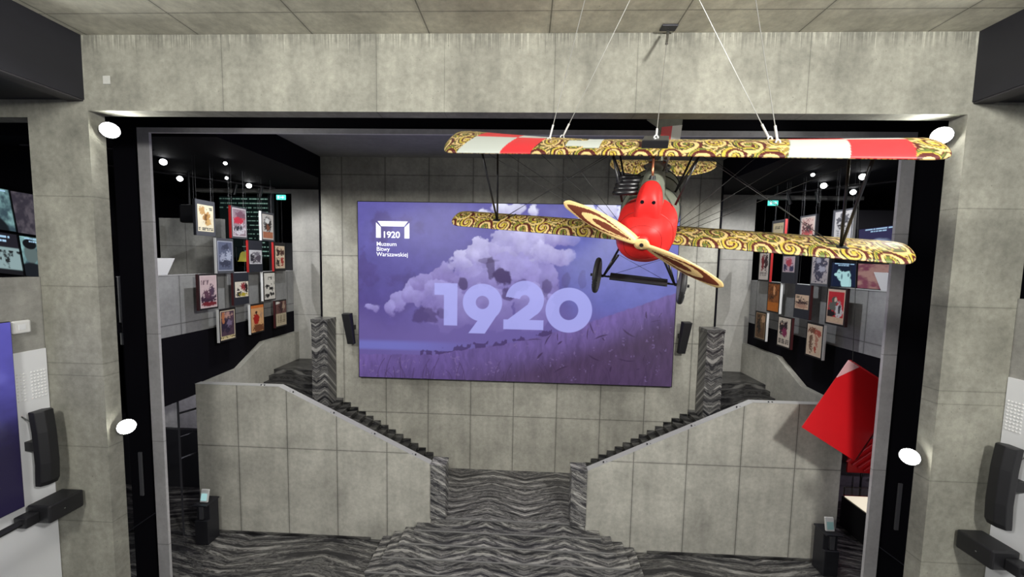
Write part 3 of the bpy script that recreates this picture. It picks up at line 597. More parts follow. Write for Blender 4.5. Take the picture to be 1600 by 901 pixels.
for side in 'LR':
    for r in range(4):
        for c in range(3): poster(side, r, c)

# ================================================================== BIPLANE
BR = (0.425, -0.345, 0.098); KS = 0.72; S = 0.95*KS
def Rb(p, y, r):
    cp, sp = np.cos(p), np.sin(p); Rx = np.array([[1, 0, 0], [0, cp, -sp], [0, sp, cp]])
    cy, sy = np.cos(y), np.sin(y); Rz = np.array([[cy, -sy, 0], [sy, cy, 0], [0, 0, 1]])
    cr, sr = np.cos(r), np.sin(r); Ry = np.array([[cr, 0, sr], [0, 1, 0], [-sr, 0, cr]])
    return Rz @ Rx @ Ry
RB = Rb(*BR); TB = CAM + (np.array([2.184, 5.944, 8.586]) - CAM)*KS
def BW(b): return TB + RB @ (np.array(b, float)*S)
plane = thing('biplane', 'red-nosed swirl-camouflaged biplane hanging nose down in front of the screen', 'aeroplane', tuple(TB))
plane.rotation_euler = Matrix(RB.tolist()).to_euler()
def sc(P): return np.array(P, float)*S
def pb(mb, name, mat, parent=None, smooth=False, bevel=0, cols=None):
    mb.v = [tuple(S*c for c in p) for p in mb.v]; return mb.build(name, mat, parent or plane, smooth, bevel, cols)
m_olive = flat('grey_green_fuselage', (0.20, 0.215, 0.165), 0.55, noise=.5)
m_oliveb = flat('dark_hoop', (0.03, 0.034, 0.026), 0.6)
m_nose = flat('red_cowl', (0.74, 0.020, 0.018), 0.48, spec=.3, noise=.12)
m_strut = flat('black_strut', (0.010, 0.010, 0.012), 0.35)
m_copper = flat('copper_pipe', (0.45, 0.17, 0.09), 0.35, 0.9)
m_tyre = flat('rubber_tyre', (0.02, 0.02, 0.022), 0.6)
m_disc = flat('grey_wheel_disc', (0.16, 0.16, 0.16), 0.5)
m_fabric = vcol('swirl_fabric', .5)
m_wood = vcol('laminated_propeller', .35)
CREAM = np.array([.56, .41, .17]); YEL = np.array([.46, .35, .05]); MAR = np.array([.075, .012, .010]); GRN = np.array([.10, .13, .025]); DRK = np.array([.028, .018, .010])
def swirl(u, v, k=1.0, seed=0):
    """rows of running spirals in cream, maroon and green"""
    a, b = .56*k, .62*k
    wu = u + .05*k*(vnoise(u*5/k, v*4/k, 21 + seed) - .5); wv_ = v + .06*k*(vnoise(u*5/k + 9, v*4/k, 31 + seed) - .5)
    best = np.full(u.shape, 1e9); ph = np.zeros(u.shape); rr = np.zeros(u.shape); gi = np.zeros(u.shape)
    for i in range(int(np.floor(u.min()/a)) - 1, int(np.ceil(u.max()/a)) + 2):
        for j in range(int(np.floor(v.min()/b)) - 1, int(np.ceil(v.max()/b)) + 2):
            cu = i*a + (a/2 if j % 2 else 0); cv = j*b + (.10*k if i % 2 else -.04*k)
            rad = (.30 if i % 2 else .24)*k
            dx, dy = (wu - cu), (wv_ - cv)*.72; d = np.hypot(dx, dy)/rad
            th = np.arctan2(dy, -dx)/(2*PI)
            m = d < best; best = np.where(m, d, best)
            ph = np.where(m, th + np.sqrt(d)*2.1, ph); rr = np.where(m, d, rr); gi = np.where(m, i % 2, gi)
    p = ph % 1.0
    c = np.empty(u.shape + (3,)); g = gi > .5
    c[:] = CREAM; c[(p > .30) & (p < .60)] = MAR
    m = (p >= .60) & (p < .86); c[m & g] = YEL; c[(p >= .66) & (p < .80) & g] = GRN; c[m & ~g] = YEL; c[(p >= .86)] = DRK
    c[(rr < .16) & g] = GRN; c[(rr < .14) & ~g] = YEL
    ang = 2*PI*u/a
    fl = (wv_*5.2/k + .55*np.sin(ang) + u*1.9/k) % 1.0
    g2 = vnoise(u*2/k, v*2/k, 17) > .5
    stc = np.where((fl < .40)[..., None], CREAM, np.where((fl < .62)[..., None], MAR, np.where((fl < .84)[..., None], np.where(g2[..., None], YEL, GRN), DRK)))
    c = np.where((rr > .98)[..., None], stc, c)
    return c*(.92 + .16*vnoise(u*20, v*20, 5))[..., None]
def airfoil(nv):
    """closed loop from the trailing edge over the top to the nose and back below: (chord pos 0 nose..1 tail, z/chord)"""
    h = nv//2; t = (1 - np.cos(np.linspace(0, PI, h)))/2
    up = .062*np.sqrt(t)*(1 - t)*2.0 + .055*np.sin(PI*np.clip(t, 0, 1))**.9 + .01
    lo = -.022*np.sqrt(t)*(1 - t)*2.2 + .030*np.sin(PI*t)
    xs = np.concatenate([t[::-1], t[1:]]); zs = np.concatenate([up[::-1], lo[1:]])
    return xs, zs
def wing(name, x0, x1, yle, z, chord, tip0, tip1, wash, paint, nu=420, nv=64, taper_round=.55, parent=None):
    xs, zs = airfoil(nv); n = len(xs); u = np.linspace(x0, x1, nu)
    # sample more densely at the tips
    P = np.zeros((nu, n, 3)); 
    U = np.zeros((nu, n)); V = np.zeros((nu, n))
    for i, x in enumerate(u):
        le, te, tk = 0.0, chord, 1.0
        for (flag, xt, sg) in ((tip0, x0, -1), (tip1, x1, 1)):
            if not flag: continue
            d = abs(x - xt)                      # distance inside the tip
            if d < taper_round:
                t = 1 - d/taper_round; le = max(le, chord*.78*(1 - math.sqrt(max(0, 1 - t*t)))); te = min(te, chord*(1 - .04*t**3)); tk = min(tk, .35 + .65*math.sqrt(max(0, 1 - t**3)))
        sca = .02*(1 - abs(((x/.36) % 1) - .5)*2)*0
        ch = te - le
        y = yle + le + xs*ch; zz = z + zs*chord*min(1, ch/chord + .15)*tk
        wsh = wash(x); zz = zz + wsh*np.clip((xs*ch + le)/chord, 0, 1)**1.5
        P[i, :, 0] = x; P[i, :, 1] = y; P[i, :, 2] = zz
        U[i] = x; 
        s_len = np.concatenate([[0], np.cumsum(np.hypot(np.diff(y), np.diff(zz)))]); V[i] = s_len
    c = paint(U, V, P)
    mb = MB(); mb.grid(P)
    nn = n
    mb.f.append(tuple(range(nn))); mb.f.append(tuple((nu - 1)*nn + k for k in range(nn - 1, -1, -1)))
    return pb(mb, name, m_fabric, parent or plane, True, 0, c)
RED_ = np.array([.58, .03, .035]); WHT = np.array([.44, .47, .43])
YU, ZU, YL, ZL = 1.068, 1.185, 1.459, -.55
def paint_upper(U, V, P):
    c = swirl(U, V, .86)
    t = (P[..., 1] - YU)/1.5; top = np.zeros(U.shape, bool); top[:, :P.shape[1]//2 + 1] = True
    bend = .10*np.sin((t - .1)*3)
    def cell(xa, xb, ta, tb, col): 
        m = top & (U > xa + bend) & (U < xb + bend) & (t > ta) & (t < tb); c[m] = col
    for (xa, xm, xb) in ((-3.80, -2.85, -2.22), (1.98, 2.76, 3.52)):
        cell(xa, xm, -.05, .50, WHT); cell(xm, xb, -.05, .50, RED_); cell(xa, xm, .50, .97, RED_); cell(xm, xb, .50, .97, WHT)
    m = top & (U > -1.62) & (U < -1.15) & (t > .16) & (t < .40); c[m] = WHT*1.05
    m = top & (U > -1.28) & (U < -.98) & (t > .10) & (t < .85); c[m] = WHT*1.05
    return c
wing('upper_wing', -4.50, 4.20, YU, ZU, 1.5, True, True, lambda x: .24*max(0, (-x - 1.2)/3.0) + .05*max(0, (x - 1.5)/2.5), paint_upper, nu=620, nv=92, taper_round=.6)
pl_ = lambda U, V, P: swirl(U + 5, V, .84, 3)
wing('lower_wing', -4.68, -.42, YL, ZL, 1.12, True, False, lambda x: 0, pl_, nu=330, nv=72, taper_round=.45)
wing('lower_wing', .42, 4.52, YL, ZL, 1.12, False, True, lambda x: 0, pl_, nu=330, nv=72, taper_round=.45)
SH = .022
def fus_section(y, hw, zt, zb, n=40, p=2.35):
    a = np.linspace(0, 2*PI, n, endpoint=False); ca, sa = np.cos(a), np.sin(a)
    x = hw*np.sign(ca)*np.abs(ca)**(2/p); zc = (zt + zb)/2; z = zc + (zt - zb)/2*np.sign(sa)*np.abs(sa)**(2/p)
    return np.stack([x + SH*y, np.full(n, y), z], -1)
ys = [.07, .10, .17, .30, .50, .80, 1.15]; hw = [.10, .20, .30, .40, .47, .52, .53]; zt = [.10, .17, .24, .32, .38, .43, .46]; zb = [-.12, -.24, -.36, -.47, -.54, -.58, -.59]
def loft(name, Y, H, T_, B_, mat, cap0=True, cap1=True, p=2.35, parent=None):
    P = np.stack([fus_section(*q, p=p) for q in zip(Y, H, T_, B_)]); n = P.shape[1]; mb = MB().grid(P, True)
    if cap0: mb.f.append(tuple(range(n - 1, -1, -1)))
    if cap1: mb.f.append(tuple((len(Y) - 1)*n + k for k in range(n)))
    return pb(mb, name, mat, parent, True)
loft('nose_cowl', ys, hw, zt, zb, m_nose, cap1=False)
Yf = [1.15, 1.6, 2.2, 2.8, 3.5, 4.3, 5.1, 5.9, 6.6]
fu = loft('fuselage', Yf, [.53, .55, .555, .53, .44, .33, .22, .13, .05], [.46, .54, .62, .63, .54, .44, .36, .30, .24], [-.59, -.60, -.58, -.52, -.44, -.33, -.22, -.11, -.02], m_olive, cap0=False)
# panel hoops and piping lines on the fuselage
for yb_, a_, b_, c1 in ((1.62, .552, .545, -.602), (2.21, .555, .622, -.582), (2.75, .534, .632, -.525)):
    P = fus_section(yb_, a_ + .006, b_ + .006, c1 - .006); mb = MB().tube([tuple(q) for q in P] + [tuple(P[0])], .010, 5, cap=False); pb(mb, 'hoop', m_oliveb, fu, True)
for yb_ in (.17, .50): 
    i_ = ys.index(yb_); P = fus_section(yb_, hw[i_] + .002, zt[i_] + .002, zb[i_] - .002); pb(MB().tube([tuple(q) for q in P] + [tuple(P[0])], .004, 4, cap=False), 'cowl_seam', flat('seam_dark_red', (.2, .005, .005), .5), None)
# engine fairing (red front, green rear)
def hump(name, Y, H, T_, mat, cap0):
    n = 20; P = []
    for y, h, t in zip(Y, H, T_):
        a = np.linspace(0, PI, n); P.append(np.stack([h*np.sign(np.cos(a))*np.abs(np.cos(a))**.85 + SH*y, np.full(n, y), .15 + (t - .15)*np.abs(np.sin(a))**.62], -1))
    P = np.stack(P); mb = MB().grid(P)
    if cap0: mb.f.append(tuple(range(n)))
    return pb(mb, name, mat, None, True)
hr = hump('engine_fairing', [.325, .332, .345, .38, .44, .52, .62, .80], [.09, .14, .175, .20, .212, .22, .225, .23], [.25, .40, .52, .63, .71, .76, .80, .83], m_nose, True)
hg = hump('rear_engine_fairing', [.80, 1.3, 1.8, 2.2, 2.6], [.233, .245, .24, .22, .15], [.835, .84, .87, .86, .70], m_olive, False)
for yb_ in (1.35, 1.7):
    n = 20; a = np.linspace(0, PI, n); pb(MB().tube([(.248*np.sign(math.cos(q))*abs(math.cos(q))**.85 + SH*yb_, yb_, .15 + .655*abs(math.sin(q))**.62) for q in a], .008, 5), 'fairing_seam', m_oliveb, hg, True)
for xh in (-.085, .095): pb(MB().tube([(xh, .36, .575), (xh, .50, .575)], .030, 14), 'intake_hole', m_black, hr)
pb(MB().tube([(.02, .90, .83), (.02, .91, .89)], .06, 16, r2=.045), 'pipe_collar', m_strut)
pb(MB().tube([(.02, .91, .85), (.0, 1.02, 1.0), (-.02, 1.2, 1.22)], .022, 10), 'radiator_pipe', m_copper, smooth=True)
pb(MB().tube([(.18, 1.75, .80), (.24, 1.7, 1.0), (.27, 1.6, 1.22)], .018, 8), 'radiator_pipe', m_steel, smooth=True)
# exhaust: stacked slats on the viewer-left side
for k in range(5):
    pb(MB().tube([(-.20, .78 + .17*k, .62 + .03*k), (-.52, .78 + .17*k, .60 + .03*k), (-.60, .84 + .17*k, .58 + .03*k)], .045, 8), 'exhaust_stub', m_strut, smooth=True)
# radiator in the upper wing
pb(MB().box((-.24, YU + .16, ZU + .04), (.20, YU + .75, ZU + .235)), 'radiator', m_strut, bevel=.01)
# cockpit rim, windscreen, guns
a = np.linspace(0, 2*PI, 25); pb(MB().tube([(.06 + .26*math.cos(q), 2.95 + .38*math.sin(q), .64) for q in a], .03, 6, cap=False), 'cockpit_rim', m_strut, smooth=True)
for xg in (-.07, .20):
    g = pb(MB().tube([(xg, 1.9, .97), (xg, 2.7, .95)], .030, 8), 'machine_gun', m_steel, smooth=True)
    pb(MB().box((xg - .04, 2.3, .84), (xg + .04, 2.65, .96)), 'gun_breech', m_copper, g)
pb(MB().add([(-.18, 2.6, .55), (.30, 2.6, .55), (.24, 2.68, .82), (-.12, 2.68, .82)], [(0, 1, 2, 3)]), 'windscreen', m_steel)
# struts
def strut(a, b, r=.022, name='strut', mat=None): return pb(MB().tube([a, b], r, 8), name, mat or m_strut, smooth=True)
for s in (-1, 1):
    xs_ = s*.72 if s < 0 else .72
    strut((xs_, 1.22, ZU), (s*.46, 1.05, .36), .020, 'cabane_strut'); strut((xs_, 1.22, ZU), (s*.46, 1.75, .42), .018, 'cabane_strut'); strut((xs_, 2.05, ZU + .03), (s*.46, 1.75, .42), .020, 'cabane_strut')
    xt = -3.35 if s < 0 else 3.08
    strut((xt, 1.25, ZU), (s*3.35, 1.80, ZL + .08), .024, 'interplane_strut'); strut((xt + (0 if s < 0 else -.02), 2.12, ZU + (.1 if s < 0 else .03)), (s*3.35, 1.80, ZL + .08), .024, 'interplane_strut')
    pb(MB().box((s*3.35 - .1, 1.70, ZL + .03), (s*3.35 + .1, 1.90, ZL + .12)), 'strut_foot', m_strut, bevel=.02)
    # rigging wires
    for (p0, p1) in (((xt, 1.35, ZU), (s*.5, 1.7, ZL + .05)), ((xs_, 1.3, ZU), (s*3.35, 1.75, ZL + .08)), ((xs_, 1.9, ZU), (s*3.3, 1.85, ZL + .08)), ((xt, 2.0, ZU), (s*.5, 1.9, ZL + .05)), ((s*1.6, 1.3, ZU), (s*.5, 1.5, -.2)), ((s*2.2, 1.4, ZU), (s*.52, 1.6, -.3))):
        strut(p0, p1, .0045, 'rigging_wire', m_dwire)
    tb = (s*3.0, 1.77, ZL + .22) 
    strut((s*2.85, 1.75, ZL + .30), (s*3.05, 1.77, ZL + .20), .012, 'turnbuckle', m_strut)
# landing gear
WT, WY, WZ = .80, .862, -1.12
for s in (-1, 1):
    strut((s*.40, .55, -.50), (s*(WT - .13), WY, WZ), .022, 'gear_strut'); strut((s*.40, 1.35, -.56), (s*(WT - .13), WY, WZ), .022, 'gear_strut')
    wh = bpy.data.objects.new('wheel', None); C.objects.link(wh); wh.parent = plane; wh.location = Vector((s*WT*S, WY*S, WZ*S)); wh.empty_display_size = .1
    n = 40; ring = [(0, .315*math.cos(2*PI*k/n), .315*math.sin(2*PI*k/n)) for k in range(n + 1)]
    pb(MB().tube(ring, .052, 10, cap=False), 'tyre', m_tyre, wh, True)
    P = np.stack([np.stack([np.full(n, xx), r_*np.cos(np.linspace(0, 2*PI, n, False)), r_*np.sin(np.linspace(0, 2*PI, n, False))], -1) for xx, r_ in ((-.045, .29), (-.09, .05), (-.09, .001))])
    P2 = P.copy(); P2[..., 0] *= -1
    pb(MB().grid(P, True).grid(P2[::-1], True), 'wheel_disc', m_disc, wh, True)
    pb(MB().tube([(-.13, 0, 0), (.13, 0, 0)], .03, 10), 'hub_cap', m_strut, wh)
pb(MB().tube([(-WT - .06, WY, WZ), (WT + .06, WY, WZ)], .02, 8), 'axle', m_strut)
P = np.stack([np.stack([np.full(16, xx), WY + .03 + .13*np.cos(np.linspace(0, 2*PI, 16, False)), WZ + .052*np.sin(np.linspace(0, 2*PI, 16, False))], -1) for xx in (-.54, .54)])
mb = MB().grid(P, True); mb.f += [tuple(range(15, -1, -1)), tuple(range(16, 32))]; pb(mb, 'axle_fairing', m_strut, smooth=False)
for p0, p1 in (((-.4, .6, -.5), (.62, WY, WZ)), ((.4, .6, -.5), (-.62, WY, WZ))): strut(p0, p1, .004, 'rigging_wire', m_dwire)
# propeller
def prop():
    th = math.radians(25); n = 260; m_ = 30; R_ = 1.45; P = np.zeros((n, 2*m_, 3)); c = np.zeros((n, 2*m_, 3))
    s_ = np.linspace(-1, 1, n); wl = np.array([.72, .50, .22]); wd = np.array([.13, .030, .014])
    for i, s0 in enumerate(s_):
        t = abs(s0); r = t*R_
        hwid = .085 + .0*t if t < .06 else .055 + .085*np.sin(np.clip((t - .06)/.94, 0, 1)**.85*PI)**.8 if t < .999 else .0
        hwid = max(hwid*(1 if t < .93 else math.sqrt(max(0, 1 - ((t - .93)/.07)**2))), .004)
        if t < .09: hwid = max(hwid, .115*math.sqrt(max(0, 1 - (t/.09)**2)))
        tw = math.radians(62 - 44*min(1, t*1.15))*(1 if t > .08 else t/.08*.6)
        thk = .055*(1 - t)**.8 + .012
        vv = np.linspace(-1, 1, m_)
        for k in range(2*m_):
            top = k < m_; w_ = vv[k] if top else vv[2*m_ - 1 - k]
            off = thk*math.sqrt(max(0, 1 - w_*w_))*(-1 if top else .5)
            a_, b_ = w_*hwid, off; sg = 1 if s0 > 0 else -1
            y = a_*math.sin(tw*.55)*sg + b_; q = a_*math.cos(tw*.55)
            lx = s0*R_; P[i, k] = (-lx*math.cos(th) + q*math.sin(th), y - .02, lx*math.sin(th) + q*math.cos(th))
            col = wl
            for t1_, W_, cc_ in ((.950, .88, wd), (.76, .64, wl), (.62, .42, wd)):
                t0_ = .13; cq = (t0_ + t1_)/2; hq = (t1_ - t0_)/2; e = 1 - ((t - cq)/hq)**2
                if e > 0 and abs(w_ + .07) < W_*math.sqrt(e)*min(1, .35 + t): col = cc_
            c[i, k] = col*(.9 + .2*random.random())
    mb = MB().grid(P, True); return pb(mb, 'propeller', m_wood, None, True, 0, c)
pr = prop()
pb(MB().tube([(0, -.075, 0), (0, -.055, 0)], .07, 20), 'hub_plate', flat('pale_wood_hub', (.62, .45, .22), .4), pr)
pb(MB().tube([(0, -.095, 0), (0, -.07, 0)], .032, 12), 'hub_bolt', m_darksteel, pr)
pb(MB().tube([(0, -.05, 0), (0, .12, 0)], .12, 20), 'spinner_backplate', m_nose, smooth=True)
# tail
def tailplane():
    nu, nv = 140, 40; xs, zs = airfoil(nv); n = len(xs); P = np.zeros((nu, n, 3)); U = np.zeros((nu, n)); V = np.zeros((nu, n))
    for i, x in enumerate(np.linspace(-1.45, 1.45, nu)):
        t = abs(x)/1.45; le = 4.35 + 1.75*(1 - math.sqrt(max(0, 1 - t**2.4))); te = 6.55 - .1*t
        y = le + xs*(te - le); P[i, :, 0] = x + SH*y; P[i, :, 1] = y; P[i, :, 2] = .14 + zs*.9*(1 - .6*t); U[i] = x; V[i] = y
    mb = MB().grid(P); return pb(mb, 'tailplane', m_fabric, None, True, 0, swirl(U*1.3, V*1.3, .75, 2))
tailplane()
rd = bpy.data.objects.new('rudder', None); C.objects.link(rd); rd.parent = plane; rd.location = Vector(((SH*6.2 - .16)*S, 6.25*S, .48*S)); rd.rotation_euler = (0, 0, -math.radians(48)); rd.scale = (1, 1.22, 1); rd.empty_display_size = .1
prof = [(0, -.1), (0, .50), (-.10, .62), (-.42, .84), (-.30, .92), (0, .98), (.35, 1.02), (.52, .97), (.62, .82), (.64, .45), (.60, .1), (.45, -.1)]
pb(MB().prism(prof, 'X', -.025, .025), 'rudder_panel', m_olive, rd, bevel=.012)
pb(MB().box((-.03, .02, .16), (.03, .33, .62)), 'red_field', flat('red_paint', (.68, .03, .035), .5), rd)
pb(MB().box((-.03, .33, .16), (.03, .625, .62)), 'white_field', flat('white_paint', (.7, .7, .68), .5), rd)
pb(MB().prism([(5.3, .25), (6.25, .25), (6.25, .75), (6.0, .72), (5.6, .5)], 'X', SH*6 - .02, SH*6 + .02), 'tail_fin', m_olive)

# suspension cables
def cable(p0, p1, label, plate=False):
    p0, p1 = np.array(p0, float), np.array(p1, float)
    t = thing('suspension_cable', label, 'cable', tuple(p1)); d = (p1 - p0)/np.linalg.norm(p1 - p0)
    local(t, MB().tube([p0, p1 + d*-.0], .005, 6).build('wire_rope', m_wire))
    c_ = MB()
    local(t, MB().tube([p0, p0 + d*.18], .013, 8).build('ferrule', m_bright))
    e = p0
    ringp = [e + np.array([.026*math.cos(q), 0, .04*math.sin(q)]) - d*.03 for q in np.linspace(0, 2*PI, 16)]
    local(t, MB().tube(ringp, .010, 6, cap=False).build('shackle', m_bright))
    ringp = [e - d*.10 + np.array([0.02*math.cos(q), .02*math.cos(q), .045*math.sin(q)]) for q in np.linspace(0, 2*PI, 16)]
    local(t, MB().tube(ringp, .010, 6, cap=False).build('shackle', m_bright))
    if plate:
        x, y, z = p1; b = MB().box((x - .13, y - .10, z - .025), (x + .13, y + .06, z)); local(t, b.build('ceiling_plate', m_darksteel, bevel=.005))
        local(t, MB().tube([p1 + (p0 - p1)*.03, p1 + (p0 - p1)*.19], .022, 8).build('turnbuckle', m_steel))
    else:
        x, y, z = p1; local(t, MB().tube([(x, y, z - .04), (x, y, z)], .06, 12).build('ceiling_plate', m_darksteel))
up = lambda x, y, z=1.34: BW((x, y, z))
ctr = atZ(1038, -96, 12.218)
cable(up(-2.05, 1.75, 1.38), atZ(938, -96, 12.218), 'steel cable nearest the biplane\'s striped left wing patch, leaning left')
cable(up(-1.86, 2.1, 1.38), ctr + [-.05, 0, 0], 'steel cable slanting from the left wing to the middle of the ceiling')
cable(up(1.80, 1.9, 1.37), ctr + [.05, 0, 0], 'steel cable slanting from the right wing to the middle of the ceiling')
cable(up(1.86, 1.55, 1.37), atZ(1166, -96, 12.218), 'steel cable rising steeply from the right wing beside the white patch')
cable(up(-.02, 1.52, 1.43), (2.68, 6.66, 12.218), 'short dark cable from the ceiling plate at the beam to the wing radiator', True)

# ================================================================== SIDE WALL EQUIPMENT
for s, side in ((-1, 'left'), (1, 'right')):
    wb = thing('white_wall_board', 'white painted acoustic board on the %s balcony wall beside the pier' % side, 'board', (s*8.9, 5.5, 0))
    local(wb, MB().box((s*8.895, 1.0, .2), (s*8.92, 6.79, 6.41)).build('panel', m_white, bevel=.004))
    stt = MB()
    for g0 in (6.25, 6.55):
        for i in range(5):
            for j in range(9):
                y = g0 + .048*i; z = 6.0 - .062*j
                stt.add([(s*8.895, y - .013, z - .013), (s*8.895, y + .013, z - .013), (s*8.895, y + .013, z + .013), (s*8.895, y - .013, z + .013), (s*8.872, y, z)], [(0, 1, 4), (1, 2, 4), (2, 3, 4), (3, 0, 4)] if s > 0 else [(1, 0, 4), (2, 1, 4), (3, 2, 4), (0, 3, 4)])
    local(wb, stt.build('stud_field', m_whitep))
    sp = thing('column_speaker', 'tall black curved column speaker bracketed to the %s wall board' % side, 'speaker', (s*8.5, 6.5, 3.9))
    prof = [(s*8.72, 6.36), (s*8.72, 6.56), (s*8.62, 6.64), (s*8.53, 6.60), (s*8.53, 6.46), (s*8.60, 6.36)]
    P = []
    for z, k, dx in ((3.86, .9, .03), (3.95, 1, .0), (4.3, 1, -.02), (4.9, 1, 0), (5.28, 1, .04), (5.30, .97, .04)):
        cx, cy = s*8.62, 6.50; P.append([(cx + (x - cx)*k + s*dx, cy + (y - cy)*k, z) for x, y in prof])
    P = np.array(P); mb = MB().grid(P, True); mb.f += [tuple(range(5, -1, -1)), tuple(range(30, 36))]
    local(sp, mb.build('cabinet', m_black2, bevel=.012))
    local(sp, MB().box((s*8.70, 6.38, 4.55), (s*8.895, 6.50, 4.72)).build('bracket', m_black2))
    local(sp, MB().tube([(s*8.70, 6.42, 5.05), (s*8.76, 6.38, 5.12), (s*8.88, 6.36, 5.22)], .008, 6).build('cable', m_black2))
    pj = thing('projector_box', 'black box unit on an arm below the %s column speaker' % side, 'projector', (s*7.8, 6.2, 3.3))
    yaw = 0
    bx = MB().box((s*8.28, 6.22, 3.26), (s*8.72, 6.76, 3.60)); local(pj, bx.build('housing', m_black2, bevel=.03))
    local(pj, MB().box((s*8.46, 6.02, 3.30), (s*8.70, 6.22, 3.50)).build('rear_unit', m_black2, bevel=.02))
    local(pj, MB().tube([(s*8.58, 4.6, 3.38), (s*8.58, 6.05, 3.40)], .06, 8).tube([(s*8.58, 4.7, 3.38), (s*8.9, 4.7, 3.38)], .05, 8).build('mounting_arm', m_black2))
    local(pj, MB().tube([(s*8.275, 6.45, 3.42), (s*8.29, 6.45, 3.42)], .012, 8).build('indicator', m_steel))
    # floodlights on the reveals
    for z, lab in ((10.60, 'upper'), (4.79, 'lower')):
        fl = thing('floodlight', 'dazzling white floodlight, %s one on the %s pier reveal' % (lab, side), 'floodlight', (s*7.59, 7.0, z))
        tgt = Vector((0, 1.5, 7.0)); d = (tgt - fl.location).normalized(); fl.rotation_euler = d.to_track_quat('-Z', 'Y').to_euler()
        MB().tube([(0, 0, 0), (0, 0, .08)], .150, 28, r2=.11).build('housing', m_black2, fl)
        MB().tube([(0, 0, -.03), (0, 0, -.002)], .12, 28, r2=.138).build('lens', m_lamp, fl)
        fins = MB()
        for k in range(5): fins.box((-.08 + .036*k, -.06, .07), (-.07 + .036*k, .06, .12))
        fins.build('cooling_fins', m_black2, fl)
        bk = MB().tube([(0, 0, .05), tuple(fl.rotation_euler.to_matrix().inverted() @ Vector((s*.15, .02, 0)))], .015, 6); bk.build('bracket', m_black2, fl)
        p = bpy.data.lights.new('flood_glow', 'SPOT'); p.energy = 95; p.shadow_soft_size = .08; p.spot_size = math.radians(178); p.spot_blend = .3; p.color = (1, 1, .94)
        po = bpy.data.objects.new('flood_glow', p); C.objects.link(po); po.location = fl.location + d*.06; po.rotation_euler = fl.rotation_euler
sg = thing('alarm_plate', 'white rounded square device on the left wall beside the side screen', 'alarm', (-8.9, 6.43, 6.88))
local(sg, MB().box((-8.86, 6.32, 6.76), (-8.918, 6.58, 7.0)).build('plate', m_whitep, bevel=.028))
local(sg, MB().box((-8.855, 6.40, 6.83), (-8.86, 6.50, 6.93)).build('button', m_white, bevel=.004))
# side LED screen on the left wall
sl = thing('side_screen', 'tall violet LED screen at the left edge on the balcony wall', 'screen', (-8.88, 5.2, 3.54))
local(sl, MB().box((-8.83, 3.2, 3.54), (-8.894, 6.28, 7.01)).build('housing', m_black2, bevel=.006))
nu, nv = 90, 110; yy, zz = np.meshgrid(np.linspace(3.22, 6.27, nu), np.linspace(3.55, 7.0, nv), indexing='ij')
nn = fbm(yy*1.2, zz*1.5, 5, 4); cc = mix(srgb([28, 22, 52])*np.ones((nu, nv, 3)), srgb([96, 92, 190]), sstep(4.4, 6.9, zz + 1.6*(nn - .5))); cc = mix(cc, srgb([150, 150, 235]), .5*sstep(.5, .7, nn)*sstep(5.6, 6.5, zz))
local(sl, fast_grid('picture', np.stack([np.full(yy.shape, -8.825), yy, zz], -1), cc, m_tv))

# handle strips on the black recess panels
for s, side in ((-1, 'left'), (1, 'right')):
    hs = thing('door_handle_strip', 'thin grey vertical strip on the black panel behind the %s pier' % side, 'handle', (s*8.92, 8.44, 2.35))
    local(hs, MB().box((s*8.88, 8.415, 2.35), (s*8.96, 8.449, 3.45)).build('strip', flat('dull_grey', (.10, .10, .11), .5), bevel=.004))
    rl = thing('handrail', 'thin sloping rail low on the black panel behind the %s pier' % side, 'rail', (s*9.0, 8.3, 1.5))
    local(rl, MB().tube([(s*8.55, 8.40, 1.95), (s*9.3, 8.40, 1.42)], .014, 6).build('bar', m_darksteel))

# ================================================================== TURNSTILE POSTS
for s, side in ((-1, 'left'), (1, 'right')):
    tp = thing('ticket_reader', 'black ticket reader post with a small raised display, %s end of the stair wall' % side, 'ticket gate', (s*8.72, 9.95, 0))
    local(tp, MB().box((s*8.52, 9.78, 0), (s*8.90, 10.18, .72)).box((s*8.52, 9.86, .70), (s*8.90, 10.18, 1.16)).build('body', m_darksteel, bevel=.015))
    local(tp, MB().box((s*8.5, 9.74, 1.16), (s*8.92, 10.2, 1.20)).build('top', m_darksteel, bevel=.008))
    local(tp, MB().box((s*8.66, 9.80, .74), (s*8.78, 9.86, 1.14)).build('slot', m_steel, bevel=.006))
    q = local(tp, MB().add([(s*8.57, 9.86, 1.22), (s*8.80, 9.86, 1.22), (s*8.80, 9.93, 1.56), (s*8.57, 9.93, 1.56), (s*8.57, 9.90, 1.22), (s*8.80, 9.90, 1.22), (s*8.80, 9.97, 1.56), (s*8.57, 9.97, 1.56)],
        [(0, 1, 2, 3), (7, 6, 5, 4), (0, 4, 5, 1), (1, 5, 6, 2), (2, 6, 7, 3), (3, 7, 4, 0)]).build('display', m_whitep, bevel=.01))
    local(tp, MB().add([(s*8.60, 9.858, 1.27), (s*8.77, 9.858, 1.27), (s*8.77, 9.897, 1.46), (s*8.60, 9.897, 1.46)], [(0, 1, 2, 3)]).build('display_glass', flat('pale_screen', (.3, .5, .5), .3, emis=(.35, .6, .62), es=.7 if s < 0 else .05)))

